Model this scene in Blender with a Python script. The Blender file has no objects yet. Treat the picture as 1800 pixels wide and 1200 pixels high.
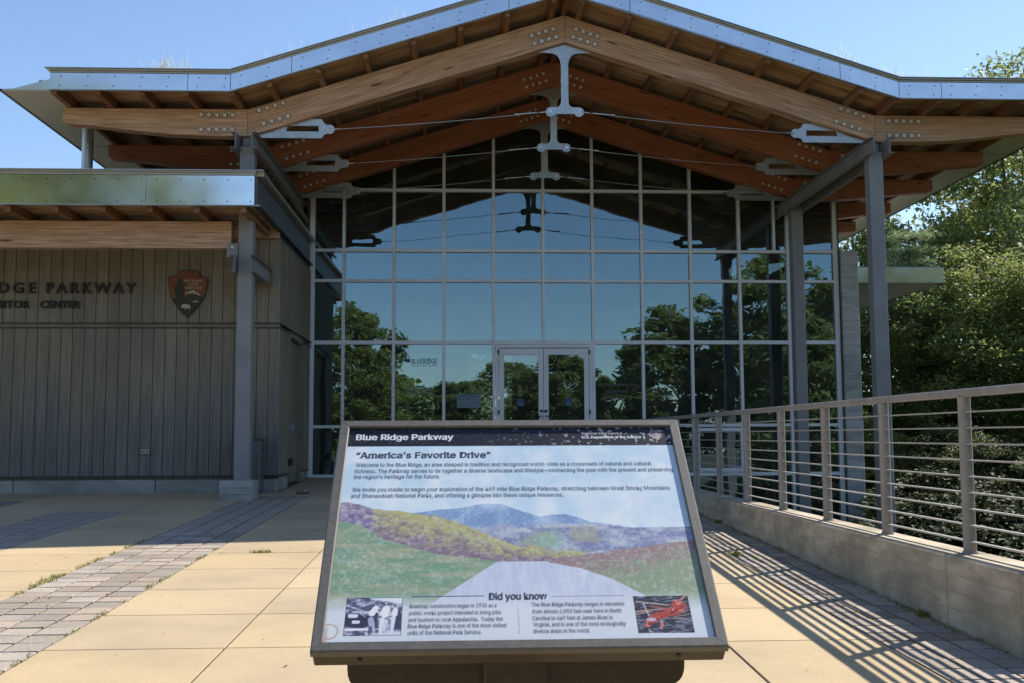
import bpy, bmesh, math, random
import numpy as np
from mathutils import Vector, Matrix

random.seed(7)
rng = np.random.default_rng(7)
S = bpy.context.scene
COL = S.collection
R = math.radians

# ------------------------------------------------------------------ camera
cam_d = bpy.data.cameras.new('camera')
cam = bpy.data.objects.new('camera', cam_d)
COL.objects.link(cam)
cam_d.sensor_width = 36.0
cam_d.lens = 36.0 * 1830.07 / 1800.0
cam_d.clip_start = 0.05
cam_d.clip_end = 1500.0
yw, pt, rl = R(2.6077), R(5.1556), R(-0.2491)
Fv = Vector((math.sin(yw) * math.cos(pt), math.cos(yw) * math.cos(pt), math.sin(pt)))
Rv = Vector((math.cos(yw), -math.sin(yw), 0))
Uv = Rv.cross(Fv)
R2 = Rv * math.cos(rl) + Uv * math.sin(rl)
U2 = -Rv * math.sin(rl) + Uv * math.cos(rl)
m = Matrix((R2, U2, -Fv)).transposed().to_4x4()
m.translation = Vector((0, 0, 1.45))
cam.matrix_world = m
S.camera = cam

# ------------------------------------------------------------------ light
SUN = Vector((0.763, 0.57, 1.0)).normalized()
elev = math.asin(SUN.z)
azim = math.atan2(SUN.x, SUN.y)
w = bpy.data.worlds.new('World')
S.world = w
w.use_nodes = True
nt = w.node_tree
bg = nt.nodes['Background']
sky = nt.nodes.new('ShaderNodeTexSky')
sky.sky_type = 'NISHITA'
sky.sun_disc = False
sky.sun_elevation = elev
sky.sun_rotation = azim
sky.air_density = 1.0
sky.dust_density = 0.25
sky.ozone_density = 2.6
sky.altitude = 600
nt.links.new(sky.outputs[0], bg.inputs[0])
bg.inputs[1].default_value = 0.128
sd = bpy.data.lights.new('sun', 'SUN')
sd.energy = 4.6
sd.angle = R(0.53)
sd.color = (1.0, 0.93, 0.82)
so = bpy.data.objects.new('sun', sd)
COL.objects.link(so)
so.rotation_euler = SUN.to_track_quat('Z', 'Y').to_euler()
so.location = (20, 20, 40)
S.view_settings.view_transform = 'Standard'
S.view_settings.look = 'None'
S.view_settings.gamma = 1.0
S.view_settings.use_curve_mapping = False
S.view_settings.exposure = 0.60
S.render.engine = 'CYCLES'
S.cycles.max_bounces = 8
S.cycles.transparent_max_bounces = 12
S.cycles.glossy_bounces = 4
S.cycles.diffuse_bounces = 6
S.cycles.caustics_reflective = False
S.cycles.caustics_refractive = False
try:
    S.cycles.use_denoising = True
except Exception:
    pass

# ------------------------------------------------------------------ materials
def srgb(r, g, b):
    f = lambda c: (c / 255 / 12.92) if c / 255 <= 0.04045 else ((c / 255 + 0.055) / 1.055) ** 2.4
    return (f(r), f(g), f(b))

def node(nt, t, **kw):
    n = nt.nodes.new(t)
    for k, v in kw.items():
        setattr(n, k, v)
    return n

def new_mat(name):
    mt = bpy.data.materials.new(name)
    mt.use_nodes = True
    return mt, mt.node_tree, mt.node_tree.nodes['Principled BSDF']

def surf(name, c1, c2, rough=0.6, metal=0.0, scale=(3, 3, 3), detail=6, bump=0.15, bdist=0.01, src='pos',
         c3=None, scale2=(0.6, 0.6, 0.6), amt3=0.5, rvar=0.1, objvar=0.0, knots=None, low=None, bscale=None, spec=0.5, lo=0.35, hi=0.65):
    """two-tone noise + large blotches + fine relief, in world or stored grain coordinates"""
    mt, nt, p = new_mat(name)
    L = nt.links.new
    if src == 'pos':
        g = node(nt, 'ShaderNodeNewGeometry').outputs['Position']
    elif src == 'attr':
        g = node(nt, 'ShaderNodeAttribute', attribute_name='gr').outputs['Vector']
    else:
        g = node(nt, 'ShaderNodeTexCoord').outputs['Object']
    def noise(sc, det=detail, rgh=0.6):
        mp = node(nt, 'ShaderNodeMapping'); mp.inputs['Scale'].default_value = sc
        L(g, mp.inputs['Vector'])
        n = node(nt, 'ShaderNodeTexNoise'); n.inputs['Scale'].default_value = 1.0
        n.inputs['Detail'].default_value = det; n.inputs['Roughness'].default_value = rgh
        L(mp.outputs[0], n.inputs['Vector'])
        return n.outputs['Fac']
    n1 = noise(scale)
    cr = node(nt, 'ShaderNodeValToRGB')
    cr.color_ramp.elements[0].position = lo; cr.color_ramp.elements[1].position = hi
    cr.color_ramp.elements[0].color = (*c1, 1); cr.color_ramp.elements[1].color = (*c2, 1)
    L(n1, cr.inputs[0])
    out = cr.outputs[0]
    if c3 is not None:
        n2 = noise(scale2, 4)
        mr = node(nt, 'ShaderNodeMapRange'); mr.inputs[1].default_value = 0.42; mr.inputs[2].default_value = 0.68
        mr.inputs[3].default_value = 0; mr.inputs[4].default_value = amt3
        L(n2, mr.inputs[0])
        mx = node(nt, 'ShaderNodeMix', data_type='RGBA'); L(mr.outputs[0], mx.inputs[0])
        L(out, mx.inputs[6]); mx.inputs[7].default_value = (*c3, 1)
        out = mx.outputs[2]
    if knots is not None:
        mp = node(nt, 'ShaderNodeMapping'); mp.inputs['Scale'].default_value = knots[0]; L(g, mp.inputs['Vector'])
        vo = node(nt, 'ShaderNodeTexVoronoi'); vo.inputs['Scale'].default_value = 1.0; L(mp.outputs[0], vo.inputs['Vector'])
        mr = node(nt, 'ShaderNodeMapRange'); mr.inputs[1].default_value = knots[1]; mr.inputs[2].default_value = knots[1] * 1.8; mr.inputs[3].default_value = .85; mr.inputs[4].default_value = 0
        L(vo.outputs['Distance'], mr.inputs[0])
        mx = node(nt, 'ShaderNodeMix', data_type='RGBA'); L(mr.outputs[0], mx.inputs[0]); L(out, mx.inputs[6]); mx.inputs[7].default_value = (c1[0] * .3, c1[1] * .3, c1[2] * .3, 1)
        out = mx.outputs[2]
    if low is not None:      # greyer towards the bottom, with a ragged upper edge
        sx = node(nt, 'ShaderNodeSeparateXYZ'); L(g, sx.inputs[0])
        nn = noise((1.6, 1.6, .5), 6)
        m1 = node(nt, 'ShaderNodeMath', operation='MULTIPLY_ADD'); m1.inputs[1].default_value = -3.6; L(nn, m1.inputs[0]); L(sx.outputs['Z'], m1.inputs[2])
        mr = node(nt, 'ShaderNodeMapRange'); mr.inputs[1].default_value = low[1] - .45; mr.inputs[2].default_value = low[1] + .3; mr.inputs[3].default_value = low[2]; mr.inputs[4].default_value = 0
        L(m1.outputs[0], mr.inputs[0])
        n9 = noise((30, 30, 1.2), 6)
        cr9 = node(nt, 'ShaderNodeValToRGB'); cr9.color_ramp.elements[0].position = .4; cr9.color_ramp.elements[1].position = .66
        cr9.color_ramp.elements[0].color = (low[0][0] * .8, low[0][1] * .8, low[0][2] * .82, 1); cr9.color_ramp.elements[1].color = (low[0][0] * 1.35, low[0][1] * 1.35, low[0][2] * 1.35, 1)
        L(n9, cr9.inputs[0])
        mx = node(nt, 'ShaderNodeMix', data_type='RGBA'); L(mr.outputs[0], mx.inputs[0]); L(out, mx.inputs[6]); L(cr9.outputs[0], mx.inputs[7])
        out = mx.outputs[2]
    if objvar:
        oi = node(nt, 'ShaderNodeObjectInfo')
        mr = node(nt, 'ShaderNodeMapRange'); mr.inputs[3].default_value = 1 - objvar; mr.inputs[4].default_value = 1 + objvar
        L(oi.outputs['Random'], mr.inputs[0])
        hs = node(nt, 'ShaderNodeHueSaturation'); L(out, hs.inputs['Color']); L(mr.outputs[0], hs.inputs['Value'])
        mr2 = node(nt, 'ShaderNodeMapRange'); mr2.inputs[3].default_value = 1 + objvar; mr2.inputs[4].default_value = 1 - objvar
        ml = node(nt, 'ShaderNodeMath', operation='MULTIPLY'); ml.inputs[1].default_value = 7.31
        fr = node(nt, 'ShaderNodeMath', operation='FRACT'); L(oi.outputs['Random'], ml.inputs[0]); L(ml.outputs[0], fr.inputs[0])
        L(fr.outputs[0], mr2.inputs[0]); L(mr2.outputs[0], hs.inputs['Saturation'])
        out = hs.outputs[0]
    L(out, p.inputs['Base Color'])
    p.inputs['Metallic'].default_value = metal
    p.inputs['Specular IOR Level'].default_value = spec
    mr = node(nt, 'ShaderNodeMapRange'); mr.inputs[3].default_value = max(0.02, rough - rvar); mr.inputs[4].default_value = min(1, rough + rvar)
    L(n1, mr.inputs[0]); L(mr.outputs[0], p.inputs['Roughness'])
    if bump:
        nb = noise(bscale or tuple(s * 3 for s in scale), 8, 0.7)
        b = node(nt, 'ShaderNodeBump'); b.inputs['Strength'].default_value = bump; b.inputs['Distance'].default_value = bdist
        L(nb, b.inputs['Height']); L(b.outputs[0], p.inputs['Normal'])
    return mt

M = {}
M['slab'] = surf('tan_concrete', (.48, .372, .228), (.56, .44, .275), .85, scale=(48, 48, 48), detail=10, bump=.45, bdist=.004, c3=(.41, .32, .21), scale2=(.7, .9, .9), amt3=.85, objvar=.06, knots=((1.05, 1.05, 1.05), .016), bscale=(160, 160, 160), spec=.25)
M['paver'] = surf('granite_paver', (.25, .205, .165), (.50, .43, .36), .85, scale=(95, 95, 95), bump=.5, bdist=.004, c3=(.30, .25, .21), scale2=(3, 3, 3), amt3=.5, objvar=.21, bscale=(220, 220, 220), spec=.25)
M['bed'] = surf('joint_sand', (.022, .02, .014), (.05, .042, .03), .95, scale=(30, 30, 30))
M['soil'] = surf('forest_soil', (.035, .03, .018), (.08, .07, .035), .95, scale=(2, 2, 2), c3=(.05, .08, .02), scale2=(.3, .3, .3), amt3=.8)
M['wallconc'] = surf('board_formed_concrete', (.38, .315, .23), (.60, .52, .395), .85, scale=(4, 3.2, 9), bump=.8, bdist=.012, c3=(.27, .235, .185), scale2=(1.8, 1.8, 2.6), amt3=.8, bscale=(3, 3, 40), spec=.3)
M['seam'] = surf('form_seam', (.20, .165, .12), (.30, .25, .19), .9, scale=(20, 20, 20), bump=0)
M['pillarconc'] = surf('grey_board_concrete', (.44, .43, .40), (.56, .55, .52), .85, scale=(3, 3, 12), bump=.5, bdist=.008, c3=(.24, .235, .22), scale2=(1.6, 1.6, 3), amt3=.6, bscale=(4, 4, 46), spec=.3)
M['plinth'] = surf('plinth_concrete', (.34, .34, .32), (.46, .46, .43), .85, scale=(3, 3, 8), bump=.4, bdist=.006, c3=(.18, .17, .16), scale2=(1.2, 1.2, 1.2), amt3=.6, spec=.3)
M['glulam'] = surf('weathered_glulam', (.29, .15, .08), (.76, .54, .385), .72, scale=(1.5, 38, 9), detail=12, bump=.9, bdist=.008, src='attr', c3=(.50, .28, .15), scale2=(.6, 2.6, 1), amt3=.8, bscale=(3, 130, 30), spec=.3, lo=.30, hi=.66, knots=((.9, 5.0, 2), .075))
M['glulamred'] = surf('stained_glulam', (.30, .115, .055), (.45, .19, .10), .6, scale=(1.6, 24, 9), detail=9, bump=.3, bdist=.004, src='attr', c3=(.30, .095, .038), scale2=(.8, 3, 1), amt3=.7, bscale=(3, 90, 30), spec=.35, knots=((1.3, 6.0, 2), .08))
M['plank'] = surf('soffit_plank', (.36, .22, .115), (.72, .52, .32), .7, scale=(1.1, 22, 8), detail=9, bump=.3, bdist=.004, src='attr', c3=(.28, .15, .07), scale2=(.9, 2, 1), amt3=.7, objvar=.14, spec=.3, knots=((1.6, 7.0, 3), .09))
M['purlin'] = surf('purlin_wood', (.17, .085, .042), (.34, .185, .10), .7, scale=(1.2, 20, 20), detail=8, bump=.3, bdist=.004, src='attr', objvar=.12, spec=.3)
M['steel'] = surf('grey_painted_steel', (.25, .25, .255), (.31, .31, .315), .5, scale=(2, 2, 2), bump=.05, bdist=.003, c3=(.20, .20, .205), scale2=(1.4, 1.4, .8), amt3=.5, spec=.5)
M['railpaint'] = surf('grey_rail_paint', (.27, .25, .235), (.33, .31, .29), .48, scale=(6, 6, 6), bump=.08, bdist=.002, c3=(.22, .20, .185), scale2=(5, 5, 5), amt3=.4)
M['rod'] = surf('bare_rail_rod', (.40, .39, .37), (.50, .49, .46), .38, metal=.25, scale=(9, 9, 9), bump=0)
M['galv'] = surf('galvanised_steel', (.40, .43, .45), (.60, .63, .65), .42, metal=.75, scale=(34, 34, 34), detail=3, bump=.06, bdist=.002, c3=(.34, .36, .36), scale2=(3, 3, 3), amt3=.5)
M['fascia'] = surf('bright_metal_fascia', (.74, .76, .79), (.84, .86, .88), .13, metal=.95, scale=(2.2, 2.2, 2.2), detail=5, bump=.03, bdist=.01, c3=(.62, .64, .68), scale2=(1.1, 1.1, 2.4), amt3=.4, rvar=.09)
M['cap'] = surf('metal_gravel_stop', (.42, .38, .30), (.50, .46, .37), .42, metal=.6, scale=(3, 3, 3), bump=.05)
M['soffitpanel'] = surf('olive_soffit_panel', (.60, .58, .45), (.66, .64, .51), .55, metal=.2, scale=(1, 1, 1), bump=.02)
M['siding'] = surf('stained_board_siding', (.215, .19, .14), (.30, .27, .205), .78, scale=(22, 22, 1.3), detail=8, bump=.3, bdist=.003, c3=(.19, .175, .14), scale2=(2.2, 2.2, .5), amt3=.8, objvar=.06, bscale=(90, 90, 5), spec=.25)
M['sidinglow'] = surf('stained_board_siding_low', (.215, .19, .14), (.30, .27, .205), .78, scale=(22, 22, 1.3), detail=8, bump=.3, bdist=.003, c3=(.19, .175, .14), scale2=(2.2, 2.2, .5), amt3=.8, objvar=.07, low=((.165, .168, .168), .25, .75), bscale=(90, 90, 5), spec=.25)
M['flash'] = surf('dark_band', (.05, .045, .035), (.075, .07, .055), .5, scale=(3, 3, 3), bump=.05)
M['alu'] = surf('anodised_aluminium', (.86, .88, .92), (.90, .92, .95), .4, metal=.05, scale=(3, 3, 3), bump=.02, c3=(.70, .71, .74), scale2=(1.5, 1.5, 1.5), amt3=.5)
M['dark'] = surf('dark_metal', (.02, .02, .02), (.035, .035, .035), .45, scale=(6, 6, 6), bump=.05)
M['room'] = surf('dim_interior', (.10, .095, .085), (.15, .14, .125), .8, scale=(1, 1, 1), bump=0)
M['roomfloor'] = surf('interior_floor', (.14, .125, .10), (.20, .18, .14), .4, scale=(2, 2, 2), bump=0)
M['white'] = surf('white_paint', (.72, .72, .71), (.78, .78, .77), .5, scale=(8, 8, 8), bump=.02)
M['letter'] = surf('dark_cast_letters', (.012, .011, .008), (.02, .018, .014), .5, scale=(20, 20, 20), bump=.03)
M['bolt'] = surf('galvanised_bolt', (.62, .60, .55), (.80, .78, .73), .5, metal=.2, scale=(60, 60, 60), bump=.1, bdist=.001)
M['signframe'] = surf('bronze_sign_frame', (.12, .115, .105), (.165, .155, .14), .52, scale=(70, 70, 70), detail=4, bump=.25, bdist=.0012, c3=(.12, .11, .10), scale2=(9, 9, 9), amt3=.4)
M['signbase'] = surf('brown_powder_coat', (.040, .026, .015), (.062, .042, .026), .5, scale=(30, 30, 30), bump=.2, bdist=.001, c3=(.10, .075, .045), scale2=(14, 14, 60), amt3=.25)
M['bark'] = surf('tree_bark', (.06, .05, .04), (.13, .11, .085), .9, scale=(9, 9, 2), bump=.8, bdist=.03)
M['glulamdark'] = surf('stained_washer', (.12, .08, .055), (.18, .12, .08), .8, scale=(30, 30, 30), bump=0)
M['outlet'] = surf('outlet_metal', (.45, .45, .45), (.55, .55, .55), .4, metal=.4, scale=(8, 8, 8), bump=0)
M['bin'] = surf('grey_bin_metal', (.10, .105, .11), (.13, .135, .14), .45, metal=.2, scale=(4, 4, 4), bump=.03)
M['stainless'] = surf('stainless_bowl', (.50, .50, .50), (.60, .60, .60), .2, metal=1.0, scale=(9, 9, 9), bump=.02)
M['rubber'] = surf('black_rubber', (.015, .015, .015), (.025, .025, .025), .7, scale=(9, 9, 9), bump=.02)
M['litter'] = surf('dry_leaf', (.14, .07, .03), (.22, .13, .05), .8, scale=(40, 40, 40), bump=0)
M['debris'] = surf('pale_blossom', (.7, .68, .62), (.75, .73, .68), .8, scale=(40, 40, 40), bump=0)

def flat_mat(name, c, rough=.5):
    mt, nt, p = new_mat(name)
    p.inputs['Base Color'].default_value = (*c, 1)
    p.inputs['Roughness'].default_value = rough
    return mt
M['ink'] = flat_mat('print_ink', (.075, .088, .13), .4)
M['inkwhite'] = flat_mat('print_white', (.80, .80, .82), .4)
M['decalwhite'] = flat_mat('decal_white', (.30, .32, .31), .6)
M['decalfaint'] = flat_mat('decal_frosted', (.13, .14, .13), .6)
M['decalblue'] = flat_mat('decal_blue', (.03, .09, .20), .5)
M['decaldark'] = flat_mat('decal_navy', (.01, .03, .06), .5)
M['decalyellow'] = flat_mat('decal_yellow', (.16, .20, .05), .5)
M['paper'] = flat_mat('notice_paper', (.22, .30, .34), .6)
M['emred'] = surf('emblem_brown', (.17, .05, .018), (.24, .075, .028), .55, scale=(6, 6, 6), bump=.05)
M['emgreen'] = surf('emblem_green', (.022, .028, .012), (.035, .04, .018), .55, scale=(14, 14, 14), bump=.05)
M['emearth'] = surf('emblem_earth', (.04, .028, .012), (.055, .038, .018), .55, scale=(14, 14, 14), bump=.05)
M['emwhite'] = flat_mat('emblem_white', (.45, .42, .36), .55)

def make_glass():
    mt, nt, p = new_mat('tinted_glass')
    nt.nodes.remove(p)
    L = nt.links.new
    out = nt.nodes['Material Output']
    gl = node(nt, 'ShaderNodeBsdfAnisotropic') if False else node(nt, 'ShaderNodeBsdfGlossy')
    gl.inputs['Roughness'].default_value = 0.0
    gl.inputs['Color'].default_value = (.52, .70, .79, 1)
    tr = node(nt, 'ShaderNodeBsdfTransparent'); tr.inputs['Color'].default_value = (.36, .44, .42, 1)
    lw = node(nt, 'ShaderNodeFresnel'); lw.inputs['IOR'].default_value = 1.5
    mr = node(nt, 'ShaderNodeMapRange'); mr.inputs[1].default_value = .04; mr.inputs[2].default_value = 1
    mr.inputs[3].default_value = .27; mr.inputs[4].default_value = 1
    mx = node(nt, 'ShaderNodeMixShader')
    L(lw.outputs[0], mr.inputs[0]); L(mr.outputs[0], mx.inputs[0]); L(tr.outputs[0], mx.inputs[1]); L(gl.outputs[0], mx.inputs[2])
    g = node(nt, 'ShaderNodeNewGeometry')
    n = node(nt, 'ShaderNodeTexNoise'); n.inputs['Scale'].default_value = .9; n.inputs['Detail'].default_value = 2
    L(g.outputs['Position'], n.inputs['Vector'])
    b = node(nt, 'ShaderNodeBump'); b.inputs['Strength'].default_value = .09; b.inputs['Distance'].default_value = .05
    L(n.outputs['Fac'], b.inputs['Height']); L(b.outputs[0], gl.inputs['Normal'])
    df = node(nt, 'ShaderNodeBsdfDiffuse'); df.inputs['Color'].default_value = (.62, .62, .52, 1)
    n2 = node(nt, 'ShaderNodeTexNoise'); n2.inputs['Scale'].default_value = 1.7; n2.inputs['Detail'].default_value = 8
    L(g.outputs['Position'], n2.inputs['Vector'])
    m2 = node(nt, 'ShaderNodeMapRange'); m2.inputs[1].default_value = .3; m2.inputs[2].default_value = .7; m2.inputs[3].default_value = .022; m2.inputs[4].default_value = .06
    L(n2.outputs['Fac'], m2.inputs[0])
    mx2 = node(nt, 'ShaderNodeMixShader'); L(m2.outputs[0], mx2.inputs[0]); L(mx.outputs[0], mx2.inputs[1]); L(df.outputs[0], mx2.inputs[2])
    L(mx2.outputs[0], out.inputs[0])
    return mt
M['glass'] = make_glass()

def leaf_mat(name, ca, cb, cc, tl=.4, rough=.5):
    mt, nt, p = new_mat(name)
    L = nt.links.new
    g = node(nt, 'ShaderNodeNewGeometry')
    cr = node(nt, 'ShaderNodeValToRGB')
    e = cr.color_ramp.elements
    e[0].color = (*ca, 1); e[1].color = (*cc, 1)
    k = e.new(.5); k.color = (*cb, 1)
    n = node(nt, 'ShaderNodeTexNoise'); n.inputs['Scale'].default_value = .7; n.inputs['Detail'].default_value = 3
    L(g.outputs['Position'], n.inputs['Vector'])
    ad = node(nt, 'ShaderNodeMath', operation='ADD'); L(g.outputs['Random Per Island'], ad.inputs[0]); L(n.outputs['Fac'], ad.inputs[1])
    ml = node(nt, 'ShaderNodeMath', operation='MULTIPLY'); ml.inputs[1].default_value = .5; L(ad.outputs[0], ml.inputs[0])
    L(ml.outputs[0], cr.inputs[0])
    L(cr.outputs[0], p.inputs['Base Color'])
    p.inputs['Roughness'].default_value = rough
    p.inputs['Specular IOR Level'].default_value = .22
    t = node(nt, 'ShaderNodeBsdfTranslucent')
    hs = node(nt, 'ShaderNodeHueSaturation'); hs.inputs['Value'].default_value = 1.4; hs.inputs['Saturation'].default_value = 1.0
    hs.inputs['Hue'].default_value = .485
    L(cr.outputs[0], hs.inputs['Color']); L(hs.outputs[0], t.inputs['Color'])
    mx = node(nt, 'ShaderNodeMixShader'); mx.inputs[0].default_value = tl
    L(p.outputs[0], mx.inputs[1]); L(t.outputs[0], mx.inputs[2])
    L(mx.outputs[0], nt.nodes['Material Output'].inputs[0])
    return mt
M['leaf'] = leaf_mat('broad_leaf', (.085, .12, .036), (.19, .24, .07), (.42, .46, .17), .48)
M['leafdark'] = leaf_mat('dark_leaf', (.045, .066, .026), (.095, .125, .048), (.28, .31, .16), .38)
M['leafshade'] = leaf_mat('shade_leaf', (.016, .026, .010), (.032, .050, .018), (.10, .115, .055), .15, .62)  # shadow behind the railing put into the leaf colour
M['leafbright'] = leaf_mat('sunny_leaf', (.13, .18, .04), (.26, .32, .08), (.42, .46, .14), .35)
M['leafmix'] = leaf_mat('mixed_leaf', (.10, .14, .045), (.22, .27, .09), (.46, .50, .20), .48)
M['needle'] = leaf_mat('pine_needle', (.13, .19, .09), (.21, .29, .13), (.30, .38, .18), .5)
M['weed'] = leaf_mat('weed_green', (.13, .16, .04), (.24, .26, .07), (.40, .34, .14), .35)
M['drygrass'] = leaf_mat('dry_roof_grass', (.50, .46, .32), (.66, .63, .46), (.42, .48, .26), .4)

# ------------------------------------------------------------------ geometry helpers
def link(name, me, mat=None, parent=None, loc=None):
    o = bpy.data.objects.new(name, me)
    COL.objects.link(o)
    if mat is not None and me is not None and not me.materials:
        me.materials.append(mat if not isinstance(mat, str) else M[mat])
    if parent is not None:
        o.parent = parent
    if loc is not None:
        o.location = loc
    return o

def empty(name, loc=(0, 0, 0)):
    o = bpy.data.objects.new(name, None)
    COL.objects.link(o); o.location = loc
    o.empty_display_size = .2
    return o

def tag(o, label, cat=None, group=None, kind=None):
    if label: o['label'] = label
    if cat: o['category'] = cat
    if group: o['group'] = group
    if kind: o['kind'] = kind
    return o

class MB:
    """collects shapes, world coordinates; 'gr' = grain coordinates per vertex"""
    def __init__(s): s.v = []; s.f = []; s.g = []; s.sm = []
    def add(s, vs, fs, gr=None, smooth=False):
        b = len(s.v)
        s.v += [tuple(v) for v in vs]; s.f += [tuple(b + i for i in f) for f in fs]
        s.g += [tuple(x) for x in (gr if gr is not None else vs)]
        s.sm += [smooth] * len(fs)
    def box(s, x0, x1, y0, y1, z0, z1, ch=0.0, grain='x'):
        if ch <= 0:
            vs = [(x, y, z) for x in (x0, x1) for y in (y0, y1) for z in (z0, z1)]
            fs = [(0, 1, 3, 2), (4, 6, 7, 5), (0, 4, 5, 1), (2, 3, 7, 6), (0, 2, 6, 4), (1, 5, 7, 3)]
        else:
            c = ch; vs = []; idx = {}
            X = (x0, x1); Y = (y0, y1); Z = (z0, z1)
            for i in (0, 1):
                for j in (0, 1):
                    for k in (0, 1):
                        sx = c if i == 0 else -c; sy = c if j == 0 else -c; sz = c if k == 0 else -c
                        idx[i, j, k, 0] = len(vs); vs.append((X[i], Y[j] + sy, Z[k] + sz))
                        idx[i, j, k, 1] = len(vs); vs.append((X[i] + sx, Y[j], Z[k] + sz))
                        idx[i, j, k, 2] = len(vs); vs.append((X[i] + sx, Y[j] + sy, Z[k]))
            fs = []
            for i in (0, 1): fs.append([idx[i, 0, 0, 0], idx[i, 1, 0, 0], idx[i, 1, 1, 0], idx[i, 0, 1, 0]])
            for j in (0, 1): fs.append([idx[0, j, 0, 1], idx[1, j, 0, 1], idx[1, j, 1, 1], idx[0, j, 1, 1]])
            for k in (0, 1): fs.append([idx[0, 0, k, 2], idx[1, 0, k, 2], idx[1, 1, k, 2], idx[0, 1, k, 2]])
            for j in (0, 1):
                for k in (0, 1): fs.append([idx[0, j, k, 1], idx[1, j, k, 1], idx[1, j, k, 2], idx[0, j, k, 2]])
            for i in (0, 1):
                for k in (0, 1): fs.append([idx[i, 0, k, 0], idx[i, 1, k, 0], idx[i, 1, k, 2], idx[i, 0, k, 2]])
            for i in (0, 1):
                for j in (0, 1): fs.append([idx[i, j, 0, 0], idx[i, j, 1, 0], idx[i, j, 1, 1], idx[i, j, 0, 1]])
            for i in (0, 1):
                for j in (0, 1):
                    for k in (0, 1): fs.append([idx[i, j, k, 0], idx[i, j, k, 1], idx[i, j, k, 2]])
            # orient outward
            cx, cy, cz = (x0 + x1) / 2, (y0 + y1) / 2, (z0 + z1) / 2
            o = []
            for f in fs:
                a, b_, c_ = (Vector(vs[q]) for q in f[:3])
                n = (b_ - a).cross(c_ - a)
                o.append(f if n.dot(a - Vector((cx, cy, cz))) > 0 else f[::-1])
            fs = o
        r = random.uniform(0, 50)
        if grain == 'x': gr = [(v[0] + r, v[2], v[1]) for v in vs]
        elif grain == 'y': gr = [(v[1] + r, v[2], v[0]) for v in vs]
        else: gr = [(v[2] + r, v[0], v[1]) for v in vs]
        s.add(vs, fs, gr)
        return s
    def prism(s, poly, a0, a1, axis='y', ang=0.0, ch=0.0):
        """polygon (counter-clockwise list of 2D points) extruded along an axis. y: (x,z); x: (y,z); z: (x,y)"""
        n = len(poly)
        ar = sum(poly[i][0] * poly[(i + 1) % n][1] - poly[(i + 1) % n][0] * poly[i][1] for i in range(n))
        if ar < 0: poly = poly[::-1]
        def P(p, a):
            return (p[0], a, p[1]) if axis == 'y' else ((a, p[0], p[1]) if axis == 'x' else (p[0], p[1], a))
        rings = [(poly, a0), (poly, a1)]
        if ch > 0:
            ins = []
            for i in range(n):
                p0 = Vector(poly[i - 1]); p1 = Vector(poly[i]); p2 = Vector(poly[(i + 1) % n])
                d1 = (p1 - p0).normalized(); d2 = (p2 - p1).normalized()
                n1 = Vector((-d1.y, d1.x)); n2 = Vector((-d2.y, d2.x))
                b = (n1 + n2); b = b / max(.3, b.dot(n1)) if b.length > 1e-6 else n1
                ins.append(tuple(p1 + b * ch))
            rings = [(ins, a0), (poly, a0 + ch), (poly, a1 - ch), (ins, a1)]
        vs = []; ca, sa = math.cos(ang), math.sin(ang); gr = []
        r = random.uniform(0, 50)
        for rp, a in rings:
            for p in rp:
                vs.append(P(p, a)); gr.append((p[0] * ca + p[1] * sa + r, -p[0] * sa + p[1] * ca, a))
        fs = []
        k = len(rings)
        flip = (axis == 'y')
        fs.append(tuple(range(n))); fs.append(tuple(range((k - 1) * n, k * n))[::-1])
        for q in range(k - 1):
            for i in range(n):
                j = (i + 1) % n
                fs.append((q * n + i, (q + 1) * n + i, (q + 1) * n + j, q * n + j))
        if not flip: fs = [f[::-1] for f in fs]
        s.add(vs, fs, gr)
        return s
    def tube(s, p0, p1, r0, r1=None, n=10, cap=True, smooth=True):
        r1 = r0 if r1 is None else r1
        p0 = Vector(p0); p1 = Vector(p1); d = (p1 - p0).normalized()
        a = d.orthogonal().normalized(); b = d.cross(a)
        vs = []
        for p, r in ((p0, r0), (p1, r1)):
            for i in range(n):
                t = 2 * math.pi * i / n
                vs.append(p + (a * math.cos(t) + b * math.sin(t)) * r)
        fs = [(i, (i + 1) % n, n + (i + 1) % n, n + i) for i in range(n)]
        s.add(vs, fs, None, smooth)
        if cap:
            s.add(vs[:n], [tuple(range(n))[::-1]]); s.add(vs[n:], [tuple(range(n))])
        return s
    def path(s, pts, radii, n=8):
        pts = [Vector(p) for p in pts]
        ring = []; vs = []
        up = None
        for i, p in enumerate(pts):
            d = (pts[min(i + 1, len(pts) - 1)] - pts[max(i - 1, 0)]).normalized()
            if up is None: up = d.orthogonal().normalized()
            a = (up - d * up.dot(d)).normalized(); up = a; b = d.cross(a)
            for k in range(n):
                t = 2 * math.pi * k / n
                vs.append(p + (a * math.cos(t) + b * math.sin(t)) * radii[i])
        fs = []
        for i in range(len(pts) - 1):
            for k in range(n):
                fs.append((i * n + k, i * n + (k + 1) % n, (i + 1) * n + (k + 1) % n, (i + 1) * n + k))
        fs.append(tuple(range(n))[::-1]); fs.append(tuple(range((len(pts) - 1) * n, len(pts) * n)))
        s.add(vs, fs, None, True)
        return s
    def mesh(s, name):
        me = bpy.data.meshes.new(name)
        me.from_pydata(s.v, [], s.f)
        me.polygons.foreach_set('use_smooth', s.sm)
        at = me.attributes.new('gr', 'FLOAT_VECTOR', 'POINT')
        at.data.foreach_set('vector', np.array(s.g, dtype=np.float32).ravel())
        me.update()
        return me
    def build(s, name, mat, parent=None):
        return link(name, s.mesh(name), mat, parent)

def copy_tree(o, parent=None):
    c = o.copy(); COL.objects.link(c)
    if parent is not None: c.parent = parent
    for ch in list(o.children):
        copy_tree(ch, c)
    return c

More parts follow.
